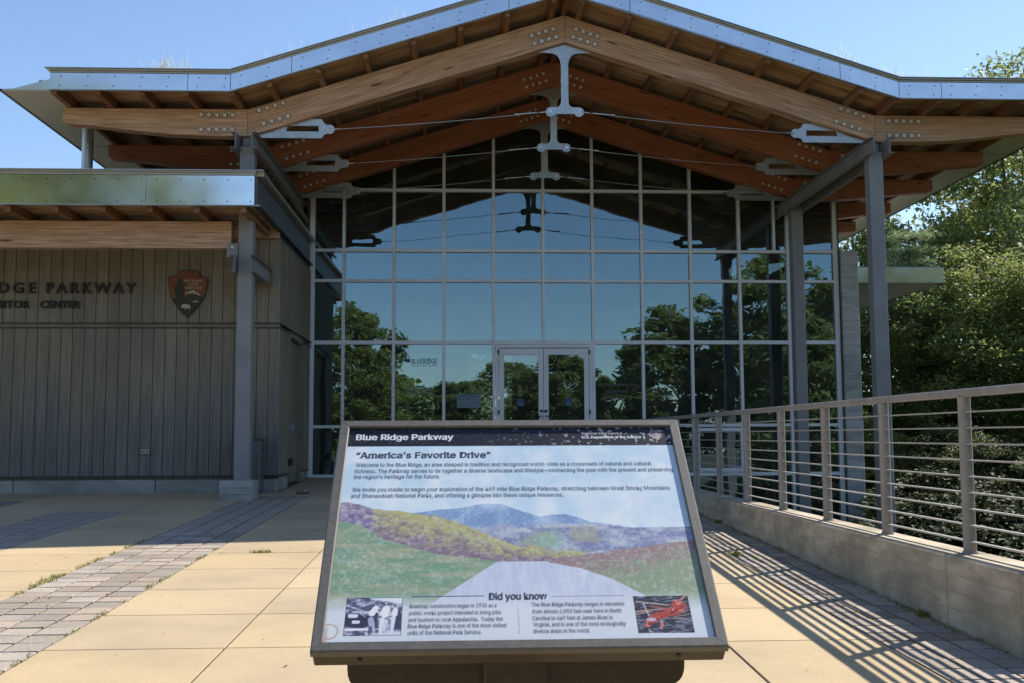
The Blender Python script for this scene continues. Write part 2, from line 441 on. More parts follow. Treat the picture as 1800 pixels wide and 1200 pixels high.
# ------------------------------------------------------------------ text
import os
FONT = None
try:      # Blender's own interface font; the built-in one otherwise
    FONT = bpy.data.fonts.load(os.path.join(bpy.utils.system_resource('DATAFILES'), 'fonts', 'Inter.woff2'))
except Exception:
    FONT = None
_gl = {}
CAPH = 0.729
KFS = {}        # font units per our unit, for each font
def glyph_bank(chars, offset=0.0, extrude=0.0):
    key0 = (round(offset, 4), round(extrude, 4), FONT.name if FONT else '')
    need = [c for c in dict.fromkeys(chars) if (c, key0) not in _gl and c != ' ']
    if not need and (' ', key0) in _gl: return
    fk = FONT.name if FONT else ''
    if fk not in KFS:
        KFS[fk] = 1.0
        glyph_bank('H', 0.0)
        KFS[fk] = _gl[('H', (0.0, 0.0, fk))][0][:, 1].max() / CAPH
        _gl.pop(('H', (0.0, 0.0, fk))); _gl.pop((' ', (0.0, 0.0, fk)))
    KF = KFS[fk]
    tmp = []
    def mk(body):
        cu = bpy.data.curves.new('tmp', 'FONT'); cu.body = body; cu.size = 1.0
        if FONT: cu.font = FONT
        cu.offset = offset * KF; cu.extrude = extrude * KF; cu.resolution_u = 4
        ob = bpy.data.objects.new('tmp', cu); COL.objects.link(ob); tmp.append(ob)
        return ob
    base = mk('HH'); sp = mk('H H')
    pairs = [(c, mk(c), mk('H' + c + 'H')) for c in need]
    dg = bpy.context.evaluated_depsgraph_get(); dg.update()
    def get(ob):
        me = bpy.data.meshes.new_from_object(ob.evaluated_get(dg))
        v = np.zeros(len(me.vertices) * 3); me.vertices.foreach_get('co', v); v = v.reshape(-1, 3)
        f = [tuple(p.vertices) for p in me.polygons]
        bpy.data.meshes.remove(me)
        return v / KF, f
    bw = get(base)[0][:, 0].max()
    _gl[(' ', key0)] = (np.zeros((0, 3)), [], get(sp)[0][:, 0].max() - bw)
    for c, a, b in pairs:
        v, f = get(a)
        _gl[(c, key0)] = (v, f, get(b)[0][:, 0].max() - bw)
    for ob in tmp:
        cu = ob.data; bpy.data.objects.remove(ob); bpy.data.curves.remove(cu)

def serif_rects(v):
    """flat stem ends -> little slab feet"""
    out = []
    ys = sorted(set(np.round(v[:, 1], 3)))
    if not ys: return out
    for y in ys:
        sel = v[np.abs(v[:, 1] - y) < .004]
        if len(sel) < 2: continue
        bottom = abs(y) < .012 or y < -.12
        top = abs(y - ys[-1]) < .01 or abs(y - .54) < .02
        if not (bottom or top): continue
        xs = np.sort(sel[:, 0]); groups = [[xs[0], xs[0]]]
        for x in xs[1:]:
            if x - groups[-1][1] < .17: groups[-1][1] = x
            else: groups.append([x, x])
        for a, b in groups:
            if .03 < b - a < .2:
                if bottom: out.append((a - .06, b + .06, y, y + .035))
                else: out.append((a - .07, b, y - .035, y))
    return out

def text_geo(s, width=None, height=None, offset=0.0, extrude=0.0, serif=False, track=0.0):
    """returns verts Nx3 (x right, y up, z out), faces; scaled to the width and cap height"""
    glyph_bank(s, offset, extrude)
    key0 = (round(offset, 4), round(extrude, 4), FONT.name if FONT else '')
    V = []; Fc = []; x = 0; nb = 0
    for c in s:
        v, f, adv = _gl[(c, key0)]
        if len(v):
            vv = v.copy(); vv[:, 0] += x
            V.append(vv); Fc += [tuple(i + nb for i in q) for q in f]; nb += len(v)
            if serif:
                for a, b, y0, y1 in serif_rects(v):
                    V.append(np.array([[a + x, y0, 0], [b + x, y0, 0], [b + x, y1, 0], [a + x, y1, 0]]))
                    Fc.append((nb, nb + 1, nb + 2, nb + 3)); nb += 4
        x += adv + track
    V = np.concatenate(V)
    V[:, 0] -= V[:, 0].min()
    w0 = V[:, 0].max()
    cap = CAPH
    sy = height / cap if height else width / w0
    sx = width / w0 if width else sy
    V = V * np.array([sx, sy, sy])
    return V, Fc

def embolden(V, Fc, d, dz):
    """heavier strokes: the same outlines again, shifted by fractions of the stroke"""
    out = [V]; F2 = list(Fc); n = len(V)
    for k, (dx, dy) in enumerate(((d, 0), (-d, 0), (0, d * .7), (0, -d * .7), (d * .6, d * .5), (-d * .6, -d * .5))):
        out.append(V + np.array([dx + .00019 * (k + 1), dy + .00023 * (k + 1) if d > .004 else dy, -dz * (k + 1)])); F2 += [tuple(i + n * (k + 1) for i in f) for f in Fc]
    return np.concatenate(out), F2
def place_text(name, s, org, ux, uy, un, mat, parent=None, bold=0.0, dz=.00006, **kw):
    V, Fc = text_geo(s, **kw)
    if bold: V, Fc = embolden(V, Fc, bold * kw.get('height', .02), dz)
    org, ux, uy, un = (np.array(a, float) for a in (org, ux, uy, un))
    W = org + V[:, :1] * ux + V[:, 1:2] * uy + V[:, 2:3] * un
    me = bpy.data.meshes.new(name)
    me.from_pydata([tuple(a) for a in W], [], Fc)
    return link(name, me, mat, parent)

G = 0.0287                      # the plaza rises gently towards the building
def gz(y): return G * y

# ================================================================== SETTING
# terrain sheet
def terrain():
    xs = np.concatenate([np.linspace(-400, -30, 12), np.linspace(-26, -8, 8), np.linspace(-7, 3.3, 12), np.array([3.5, 4.0, 4.6, 5.4, 6.5, 8, 10, 13]), np.linspace(17, 60, 12), np.linspace(80, 400, 10)])
    ys = np.concatenate([np.linspace(-400, -40, 10), np.linspace(-35, -2, 12), np.linspace(0, 40, 41), np.linspace(48, 120, 10), np.linspace(150, 600, 8)])
    V = []
    for y in ys:
        for x in xs:
            z = G * max(-12, min(y, 22)) - .07
            if x > 3.38:
                t = min(1, (x - 3.38) / 3.0)
                z = z * (1 - t) + (-1.9) * t
                if x > 14: z -= .08 * min(x - 14, 60)
            if y > 22.5:
                t = min(1, (y - 22.5) / 6)
                z = z * (1 - t) - 2.4 * t - .03 * (min(y, 90) - 22.5)
            if y < -14: z += .015 * (-14 - max(y, -60))
            V.append((x, y, z + (math.sin(x * .7) * math.cos(y * .5) * .12 if (x > 5 or y > 24 or x < -12) else 0)))
    n = len(xs)
    F = [(j * n + i, j * n + i + 1, (j + 1) * n + i + 1, (j + 1) * n + i) for j in range(len(ys) - 1) for i in range(n - 1)]
    me = bpy.data.meshes.new('ground'); me.from_pydata(V, [], F)
    o = link('ground', me, 'soil'); tag(o, None, kind='structure')
terrain()
mb = MB()
mb.add([(-30, -14, gz(-14) - .010), (3.25, -14, gz(-14) - .010), (3.25, 21.7, gz(21.7) - .010), (-30, 21.7, gz(21.7) - .010)], [(0, 1, 2, 3)])
o = mb.build('joint_bed', 'bed'); tag(o, None, kind='structure')

# plaza of concrete slabs
plaza = empty('plaza'); tag(plaza, None, kind='structure')
def slab_mesh(x0, x1, y0, y1, gap=.007):
    b = MB(); b.box(x0 + gap, x1 - gap, y0 + gap, y1 - gap, -.09, 0, ch=.003)
    b.v = [(x, y, z + gz(y)) for x, y, z in b.v]
    return b
ylines = [6.48 + 1.03 * k for k in range(-20, 15)]
ylines = [y for y in ylines if y < 21.6] + [21.6]
strips = [(-1.4445, .07, None), (.07, 1.59, None), (1.59, 2.545, None), (-2.53, -1.4445, None), (-4.693, -3.485, None), (-6.768, -5.648, None), (-9.2, -7.72, None), (-10.4, -9.2, None), (-13.4, -10.4, None), (-17.5, -13.4, None), (-23.0, -17.5, None), (-30, -23.0, None)]  # leftmost strips, out of view, added for bounce light
for x0, x1, _ in strips:
    for a, b in zip(ylines[:-1], ylines[1:]):
        if b - a < .1: continue
        if x1 <= -3.4 and a > 18.05: continue
        if b < 2.2:
            continue
        j = .0
        o = slab_mesh(x0, x1, a, min(b, 18.04) if x1 <= -3.4 else b).build('concrete_slab', 'slab', plaza)
# slabs that close the bands' far ends, and broad paving behind the viewer
for x0, x1, a, b in ((-3.485, -2.53, 17.33, 18.04), (-3.17, -2.53, 18.04, 19.8), (-3.17, -2.53, 19.8, 21.6), (-5.645, -4.696, 14.9, 16.5), (-5.645, -4.696, 16.5, 18.04), (-7.718, -6.771, 16.7, 18.04), (2.545, 3.18, 18.2, 21.6)):
    slab_mesh(x0, x1, a, b).build('concrete_slab', 'slab', plaza)
for x0 in np.arange(-30, 3.2, 3.3):
    for y0 in np.arange(-14, 2.2, 2.65):
        slab_mesh(x0, min(x0 + 3.3, 3.18), y0, min(y0 + 2.65, 2.36)).build('concrete_slab', 'slab', plaza)

# paver bands
PW, PD = .2375, .226
pav_meshes = []
for k in range(8):
    b = MB(); b.box(.010, PW - .010, .0075, PD - .0075, -.06, 0, ch=.003)
    b.v = [(x + random.uniform(-.0025, .0025), y + random.uniform(-.002, .002), z + random.uniform(-.001, .001)) for x, y, z in b.v]
    me = b.mesh('paver'); me.materials.append(M['paver']); pav_meshes.append(me)
def paver_band(name, x0, ncol, y0, y1, yfar, colw=PW):
    root = empty(name); tag(root, None, kind='structure')
    far = MB()
    for c in range(ncol):
        r = 0
        y = y0 + random.uniform(-.006, .006)
        while y + PD < y1 + .12:
            xx = x0 + c * colw
            if y < yfar:
                o = link('paver', random.choice(pav_meshes), None, root, (xx, y, gz(y) - .001 + random.uniform(-.002, .0015)))
                o.rotation_euler = (math.atan(G) + random.uniform(-.005, .005), random.uniform(-.005, .005), random.uniform(-.006, .006))
                if colw != PW: o.scale.x = colw / PW
            else:
                b = MB(); b.box(xx + .012, xx + colw - .012, y + .011, y + PD - .011, -.06, random.uniform(-.003, .002))
                far.add([(x, q, z + gz(q) - .002) for x, q, z in b.v], b.f)
            y += PD + random.uniform(-.0006, .0006)
    if far.v:
        o = far.build('far_pavers', 'paver', root); o['kind'] = 'stuff'
    return root
paver_band('paver_band', -3.482, 4, 3.3, 17.25, 12.2)
paver_band('paver_band', -5.645, 4, 8.4, 14.85, 12.2)
paver_band('paver_band', -7.72, 4, 11.5, 16.6, 11.6, )
paver_band('paver_band', 2.548, 3, 4.4, 18.1, 12.6, colw=.211)

# ================================================================== GLASS HALL
XC = 1.653; FH = 5.164; AH = 8.1135
ZT0 = 6.73; ZAT = 8.378; ZB0 = 6.285; ZAB = 7.917
SL = (ZAT - ZT0) / FH; ANG = math.atan(SL)
TY = [16.65 + 2.1486 * k for k in range(7)]
hall = empty('visitor_hall', (XC, 21.65, 0.6))
tag(hall, 'glass fronted visitor hall under a folded roof on curved timber trusses and grey steel posts', 'building')
def hp(o):                       # parent to hall keeping world position
    o.parent = hall; o.matrix_parent_inverse = Matrix.Translation(-hall.location); return o
def HB(b, name, mat): return hp(b.build(name, mat))

TD = .22     # truss thickness
def arc_arm(sgn):
    """horizontal arm with curved belly"""
    pts = [(XC + sgn * FH, ZT0), (XC + sgn * AH, ZT0 - .005)]
    bel = [(8.1135, 6.50), (8.06, 6.475), (7.5, 6.425), (7.0, 6.365), (6.5, 6.315), (6.0, 6.29), (5.5, 6.283), (5.164, ZB0)]
    pts += [(XC + sgn * a, z) for a, z in bel]
    return pts
bolt_b = MB()
bolt_b.tube((0, 0, 0), (0, -.012, 0), .036, .036, 14); bolt_b.tube((0, -.012, 0), (0, -.03, 0), .026, .022, 12)
bolt_b.tube((0, 0, 0), (0, -.004, 0), .049, .048, 14)
bolt_me = bolt_b.mesh('bolt'); bolt_me.materials.append(M['bolt']); bolt_me.materials.append(M['glulamdark'])
for p_ in bolt_me.polygons[-16:]: p_.material_index = 1
bolt_far = MB(); bolt_far.tube((0, 0, 0), (0, -.02, 0), .032, .028, 10)
bolt_far.tube((0, 0, 0), (0, -.004, 0), .042, .041, 10)
bolt_me2 = bolt_far.mesh('bolt'); bolt_me2.materials.append(M['bolt']); bolt_me2.materials.append(M['glulamdark'])
for p_ in bolt_me2.polygons[-12:]: p_.material_index = 1

def fillet(poly, ids, r, n=5):
    out = []
    N = len(poly)
    for i, p in enumerate(poly):
        if i in ids:
            rr = ids[i] if isinstance(ids, dict) else r
            p = Vector(p); a = (Vector(poly[i - 1]) - p); b = (Vector(poly[(i + 1) % N]) - p)
            rr = min(rr, a.length * .48, b.length * .48)
            A = p + a.normalized() * rr; B = p + b.normalized() * rr
            for k in range(n + 1):
                t = k / n
                out.append(tuple((1 - t) ** 2 * A + 2 * t * (1 - t) * p + t * t * B))
        else: out.append(tuple(p))
    return out

def strut_poly():
    # half profile relative to apex underside (0,0), x right
    h = [(0.0, -.005), (.44, -.142), (.43, -.152), (.20, -.155), (.062, -.30), (.062, -1.0), (.10, -1.075), (.235, -1.078)]
    c = (.235, -1.157); r = .082
    for k in range(0, 11):
        t = R(88) - R(238) * k / 10
        h.append((c[0] + r * math.cos(t), c[1] + r * math.sin(t)))
    h += [(.145, -1.192)]
    L = [(-x, z) for x, z in h[::-1] if x > 0]
    out = fillet([(x, z) for x, z in h] + L, {4: .16, 3: .05, 5: .0, len(h) + len(L) - 4: .16}, .1, 6)
    return out

def strut_mesh():
    h = [(0.0, -.005), (.44, -.142), (.43, -.152)]
    # smooth throat
    h += [(.26, -.156), (.19, -.165), (.135, -.19), (.095, -.235), (.072, -.29), (.064, -.35), (.062, -.42)]
    h += [(.062, -.98), (.068, -1.02), (.085, -1.052), (.115, -1.072), (.16, -1.077)]
    c = (.235, -1.157); r = .082
    for k in range(0, 13):
        t = R(92) - R(232) * k / 12
        h.append((c[0] + r * math.cos(t), c[1] + r * math.sin(t)))
    h += [(.15, -1.190)]
    full = h + [(-x, z) for x, z in h[::-1] if x > 0.001]
    b = MB(); b.prism([(x, z) for x, z in full], -.011, .011, 'y', ch=.002)
    return b

def tie_pieces(b, sgn):
    """plate hung under the rafter's foot, with a slot, mirrored by sgn. local: x from the fold towards the middle"""
    zb = -.44
    def q(px, pz): return (sgn * px, pz)
    # measured from the left plate: foot at x .16 , knob at 1.31
    z0 = 6.282
    top = lambda x: ZB0 + SL * (x) - .01       # rafter underside above fold distance x
    slot = (.60, 1.13, 6.392, 6.486)
    # lower strip (with pointed foot)
    b.prism([q(.03, z0 - .002), q(1.17, z0), q(1.17, slot[2]), q(slot[0], slot[2]), q(.40, slot[2]), q(.02, z0 + .012)], -.01, .01)
    # left of the slot wedge
    b.prism([q(.40, slot[2]), q(slot[0], slot[2]), q(slot[0] + .03, slot[3]), q(.60, slot[3])], -.01, .01)
    # upper strip
    xu = 1.10
    b.prism([q(.60, slot[3]), q(slot[0] + .02, slot[3]), q(slot[1], slot[3]), q(1.17, slot[3]), q(1.17, 6.60), q(1.0, 6.602), q(.98, top(.98))], -.01, .01)
    # right of slot
    b.prism([q(slot[1], slot[2]), q(1.17, slot[2]), q(1.17, slot[3]), q(slot[1], slot[3])], -.01, .01)
    # head with scallops and knob
    hd = [q(1.17, z0), q(1.195, z0 + .01), q(1.205, z0 + .04), q(1.225, z0 + .065), q(1.26, z0 + .07)]
    c = (1.31, 6.432); r = .078
    for k in range(0, 11):
        t = R(-120) + R(240) * k / 10
        hd.append(q(c[0] + r * math.cos(t), c[1] + r * math.sin(t)))
    hd += [q(1.235, 6.525), q(1.205, 6.545), q(1.195, 6.58), q(1.17, 6.60)]
    b.prism(hd, -.01, .01)

def make_truss(y, red, idx):
    wood = 'glulamred' if red else 'glulam'
    root = MB()
    # the left rafter mesh is the truss part itself; everything else is its child
    root.prism([(XC - FH, ZB0), (XC - .002, ZAB), (XC - .002, ZAT), (XC - FH, ZT0)], y, y + TD, 'y', ANG, ch=.006)
    t = HB(root, 'truss', wood)
    def K(b, n, mt_):
        o = b.build(n, mt_); o.parent = t; o.matrix_parent_inverse = t.matrix_parent_inverse.copy() if False else Matrix.Identity(4)
        # t has parent inverse already: its matrix is identity in world space
        return o
    K(MB().prism([(XC + .002, ZAB), (XC + FH, ZB0), (XC + FH, ZT0), (XC + .002, ZAT)], y, y + TD, 'y', -ANG, ch=.006), 'rafter', wood)
    for s in (-1, 1):
        p = arc_arm(s); p = [(x + s * .004 if abs(abs(x - XC) - FH) < 1e-6 else x, z) for x, z in p]
        K(MB().prism(p, y + .002, y + TD - .002, 'y', 0, ch=.006), 'outer_arm', wood)
    K(MB().box(XC - .0015, XC + .0015, y + .01, y + TD - .01, ZAB, ZAT), 'apex_joint', 'dark')
    bm_ = bolt_me if idx == 0 else bolt_me2
    def bolt(x, z):
        o = link('bolt', bm_, None, t, (x, y, z)); o.rotation_euler = (0, random.uniform(0, 3), 0)
    if idx < 3:
        for s in (-1, 1):
            for k in range(4):
                for row in (0, 1):
                    # near the apex
                    u = .17 + .125 * k + (0 if row == 0 else .0) + (.03 if row == 0 else -.02)
                    hgt = .305 if row == 0 else .155
                    bolt(XC + s * (u * math.cos(ANG) + 0), ZAB - SL * u + hgt - .02)
                    # at the fold, on the rafter
                    d = .17 + .128 * k + (.01 if row == 0 else .09)
                    bolt(XC + s * (FH - d), ZB0 + SL * d + (.37 if row == 0 else .125))
            for k in range(5):
                for row in (0, 1):
                    bolt(XC + s * (FH + .24 + .125 * k), 6.63 if row == 0 else 6.385)
    st = strut_mesh()
    st.v = [(x + XC, yy + y + TD / 2 - .02, z + ZAB + .0) for x, yy, z in st.v]
    K(st, 'strut_plate', 'galv')
    zr = ZAB - 1.157
    for s in (-1, 1):
        b = MB(); tie_pieces(b, s)
        X0 = XC - s * FH
        b.v = [(x + X0, yy + y + TD / 2 - .02, z) for x, yy, z in b.v]
        K(b, 'tie_plate', 'galv')
        yc = y + TD / 2 - .02
        A = Vector((XC - s * .31, yc, zr)); B = Vector((X0 + s * 1.36, yc, 6.432))
        c = MB(); d = (B - A).normalized()
        # slight sag
        pts = []
        for k in range(13):
            u = k / 12
            P = A.lerp(B, u); P.z -= .025 * math.sin(math.pi * u)
            pts.append(P)
        c.path(pts, [.0065] * 13, 6)
        K(c, 'tie_cable', 'galv')
        e = MB(); e.tube(A - d * .05, A + d * .10, .018, .012, 8); e.tube(A + d * .16, A + d * .50, .015, .015, 8)
        e.tube(A + d * .48, A + d * .52, .022, .022, 8); e.tube(A - d * .07 + Vector((0, -.02, 0)), A - d * .07 + Vector((0, .02, 0)), .03, .03, 10)
        K(e, 'turnbuckle', 'stainless')
        e = MB(); e.tube(B - d * .12, B + d * .04, .011, .016, 8)
        K(e, 'cable_end', 'stainless')
    return t
for i, y in enumerate(TY):
    make_truss(y, i > 0, i)

# roof profile (folded line), z = offset above the truss tops
def prof(dz, xl=None, xr=None, dn=0.0):
    """polyline of the roof at height dz over truss tops, measured square to y"""
    aw = AH if xl is None else xl
    return [(XC - aw, ZT0 + dz), (XC - FH, ZT0 + dz), (XC, ZAT + dz), (XC + FH, ZT0 + dz), (XC + aw, ZT0 + dz)]
PUR = .17
# purlins
px_list = []
px_list = [0.0] + [s * (.22 + .745 * k) for s in (-1, 1) for k in range(7)] + [s * q for s in (-1, 1) for q in (5.29, 5.98, 6.66, 7.34, 8.0)]
for dx in px_list:
    x = XC + dx
    a = abs(dx)
    if a < FH: z = ZAT - SL * a; an = -ANG if dx > 0 else ANG
    else: z = ZT0; an = 0
    if a > AH - .05: continue
    b = MB(); b.box(-.042, .042, 16.0, 31.0, .004, PUR, ch=.004, grain='y')
    ca, sa = math.cos(an), math.sin(an)
    b.v = [(x + vx * ca - vz * sa, vy, z + vx * sa + vz * ca) for vx, vy, vz in b.v]
    HB(b, 'purlin', 'purlin')
# deck planks, each one follows the fold
def deck_piece(b, y0, y1, dz0, dz1, aw=AH + .12):
    P0 = prof(dz0, aw); P1 = prof(dz1, aw)
    for i in range(4):
        (xa, za), (xb, zb) = P0[i], P0[i + 1]; (xc, zc), (xd, zd) = P1[i + 1], P1[i]
        an = math.atan2(zb - za, xb - xa)
        b.prism([(xa, za), (xb, zb), (xc, zc), (xd, zd)], y0, y1, 'y', an)
y = 15.99
k = 0
while y < 22.0:
    b = MB(); deck_piece(b, y + .004, y + .136, PUR + .01 + (k % 3) * .0008, PUR + .05)
    b.g = [(g[0], g[2] * 1.0, g[1]) for g in b.g]
    HB(b, 'deck_plank', 'plank')
    y += .14; k += 1
b = MB(); deck_piece(b, y + .004, 31.2, PUR + .01, PUR + .05); HB(b, 'rear_deck', 'plank')
b = MB(); deck_piece(b, 15.975, 31.2, PUR + .054, PUR + .17, AH - .12); o = HB(b, 'roof_build_up', 'cap')
b = MB(); deck_piece(b, 16.25, 31.0, PUR + .174, PUR + .20, AH - .2); o = HB(b, 'green_roof_soil', 'soil')

# fascia panels with drip edge and cap
YF = 15.94
XF0, XF1 = -6.40, XC + AH + .0
joints = [-6.40, -4.295, -3.64, -2.70, .70, 2.63, 6.0, 6.95, 7.64, XF1]
FCx = 1.62; fl, fr = -3.64, 6.95
zfb = lambda x: 6.793 if (x <= fl or x >= fr) else 6.793 + (min(x - fl, fr - x)) * (8.46 - 6.793) / (5.28)
screw_me = MB().tube((0, 0, 0), (0, -.006, 0), .011, .009, 8).mesh('screw'); screw_me.materials.append(M['dark'])
def ztop(x): return zfb(x) + (.262 if (x <= fl or x >= fr) else .278)
pts_break = sorted(set(joints + [FCx]))
for a, b_ in zip(joints[:-1], joints[1:]):
    xs = [a + .004] + [q for q in (fl, FCx, fr) if a + .01 < q < b_ - .01] + [b_ - .004]
    poly = [(x, zfb(x)) for x in xs] + [(x, ztop(x)) for x in xs[::-1]]
    mbp = MB().prism(poly, YF, YF + .03, 'y', ch=.003)
    pnl = HB(mbp, 'fascia_panel', 'fascia')
    x = a + .15
    while x < b_ - .05:
        for dz in (.06, .205):
            link('screw', screw_me, None, pnl, (x + (0 if dz < .1 else .02), YF, zfb(x) + dz))
        x += .41
def strip(name, mat, x0, x1, zf0, zf1, y0, y1, mid=True):
    xs = [x0] + [q for q in (fl, FCx, fr) if x0 + .01 < q < x1 - .01] + [x1]
    b = MB()
    for i in range(len(xs) - 1):
        b.prism([(xs[i], zf0(xs[i])), (xs[i + 1], zf0(xs[i + 1])), (xs[i + 1], zf1(xs[i + 1])), (xs[i], zf1(xs[i]))], y0, y1)
    return HB(b, name, mat)
strip('drip_edge', 'galv', XF0, XF1, lambda x: zfb(x) - .014, lambda x: zfb(x) - .002, YF - .02, YF + .04)
# cap: lower recessed lip and projecting top sheet
strip('fascia_cap', 'cap', XF0 - .0, XF1, lambda x: ztop(x) + .003, lambda x: ztop(x) + .03, YF - .012, YF + .30)
strip('fascia_cap', 'cap', XF0 - .0, XF1, lambda x: ztop(x) + .032, lambda x: ztop(x) + .055, YF - .04, YF + .30)
strip('cap_sheet', 'galv', XF0 - .06, XF1, lambda x: ztop(x) + .058, lambda x: ztop(x) + .068, YF - .065, YF + .45)
# side gutters: wedge boxes along both eaves
for s in (-1, 1):
    xo = -7.17 if s < 0 else 10.48
    xi = XC + s * (AH - .07)
    b = MB(); b.prism([(xo, 6.79), (xi, 6.79), (xi, 6.975), (xo + s * -.22, 6.815), (xo, 6.80)], 15.985, 31.0, 'y')
    HB(b, 'eave_box', 'fascia')
    b = MB(); b.box(min(xo, xi) + .02, max(xo, xi) - .02, 16.0, 30.99, 6.778, 6.788); HB(b, 'eave_soffit', 'soffitpanel')
    b = MB(); b.box(min(xo, xo - s * .03) - (.004 if s > 0 else 0), max(xo, xo - s * .03) + .004, 15.98, 31.0, 6.77, 6.805); HB(b, 'eave_edge', 'dark')
    for yj in (19.1, 22.3, 25.5, 28.7):
        b = MB(); b.box(min(xo, xi) + .03, max(xo, xi) - .05, yj, yj + .006, 6.774, 6.7775); HB(b, 'soffit_joint', 'dark')

# steel posts and channel pairs
def channel(b, xweb, zbot, ztop_, y0, y1, dirx, fw=.085, th=.011):
    x0, x1 = sorted((xweb, xweb + dirx * th))
    b.box(x0, x1, y0, y1, zbot, ztop_, ch=.002)
    xa, xb = sorted((xweb + dirx * th, xweb + dirx * fw))
    b.box(xa, xb, y0, y1, zbot, zbot + th, ch=.002)
    b.box(xa, xb, y0, y1, ztop_ - th, ztop_, ch=.002)
for s in (-1, 1):
    xp = XC + s * FH
    for d in (-1, 1):
        b = MB(); channel(b, xp + d * .125, 6.015, 6.278, 16.36, 27.4, d); HB(b, 'channel_beam', 'steel')
    for yc, zt_ in ((16.76, 6.12), (20.88, 6.12)):
        if s < 0 and yc > 17: continue
        z0 = .76 if s < 0 else -2.6
        b = MB(); b.box(xp - .115, xp + .115, yc - .115, yc + .115, z0, zt_, ch=.012)
        HB(b, 'steel_post', 'steel')
        b = MB(); b.box(xp - .09, xp + .09, yc - .02, yc + .02, zt_, 6.284); HB(b, 'post_saddle', 'steel')
# concrete footing under the left post
xp = XC - FH
b = MB()
b.box(xp - .30, xp + .205, 16.49, 17.0, gz(16.5) - .05, .775, ch=.012)
HB(b, 'post_footing', 'plinth')
for zz in (.56, .66):
    b = MB(); b.box(xp - .296, xp + .2, 16.4885, 16.495, zz, zz + .004); HB(b, 'form_line', 'dark')

# ---------------- curtain wall
YG = 21.65
mx = [-2.5246 + 1.044 * k for k in range(10)]       # 604 ... 1397 px
XL, XR = -3.176, 7.90
rows = [6.60, 5.31, 4.672, 3.385, 1.655]
ZBOT = .64
def roof_z(x):  # underside of deck
    a = abs(x - XC)
    return (ZAT - SL * a if a < FH else ZT0) + PUR
MW = .062; MDp = .13
allx = [XL] + mx + [XR]
def has_low(i): return i <= 7
def mull(x, z0, z1, w_=MW):
    b = MB(); b.box(x - w_ / 2, x + w_ / 2, YG - .03, YG + MDp, z0, z1, ch=.003)
    HB(b, 'mullion', 'alu')
for i, x in enumerate(allx):
    top = roof_z(x) + .02
    lowx = -1.9 if x > 3.3 else gz(YG)
    if i == 5:      # centre mullion stops at the door head
        mull(x, 3.345, top)
    elif i in (4, 6):
        mull(x, gz(YG), top)
    else:
        mull(x, lowx, top, .10 if i in (0, len(allx) - 1) else MW)
mull(6.585, 5.34, 6.57, .05)
# transoms: one bar per bay between the mullions
def transom(x0, x1, z, h=.062):
    b = MB(); b.box(x0 + MW / 2 + .001, x1 - MW / 2 - .001, YG - .027, YG + MDp - .01, z - h / 2, z + h / 2, ch=.003)
    HB(b, 'transom', 'alu')
pane_obj = 0
def pane(x0, x1, z0, z1):
    dy = random.uniform(-.0009, .0009)
    b = MB(); b.box(x0 + .02, x1 - .02, YG + .035, YG + .047, z0, z1)
    HB(b, 'pane', 'glass')
for i in range(len(allx) - 1):
    x0, x1 = allx[i], allx[i + 1]
    for z in rows[:4]: transom(x0, x1, z)
    door_bay = i in (4, 5)
    if not door_bay:
        transom(x0, x1, rows[4]); transom(x0, x1, ZBOT, .07)
    zr_ = [8.6] + rows + [ZBOT]
    # panes between rows
    for a, c in zip(rows[:-1], rows[1:]):
        if door_bay and c < 3: continue
        pane(x0, x1, c + .02, a - .02)
    if not door_bay: pane(x0, x1, ZBOT + .02, rows[4] - .02)
    # top panes run to the slope
    za = roof_z(x0 + .02); zb = roof_z(x1 - .02)
    poly = [(x0 + .02, 6.62), (x1 - .02, 6.62), (x1 - .02, zb)]
    if x0 < XC < x1: poly.append((XC, roof_z(XC)))
    poly.append((x0 + .02, za))
    if min(za, zb) > 6.7:
        HB(MB().prism(poly, YG + .035, YG + .047), 'pane', 'glass')
    if x0 > 3.3:
        pane(x0, x1, -1.8, ZBOT - .03); 
# hopper window in the first low bay right of the railing
xw0, xw1 = 4.83, 5.83
for nm, bx in (('window_frame', (xw0, xw1, 1.53, 1.60)), ('window_frame', (xw0, xw1, .685, .765))):
    b = MB(); b.box(bx[0], bx[1], YG - .05, YG + .03, bx[2], bx[3], ch=.004); HB(b, nm, 'alu')
for xx in (xw0, xw1 - .07):
    b = MB(); b.box(xx, xx + .07, YG - .05, YG + .03, .767, 1.528, ch=.004); HB(b, 'window_frame', 'alu')

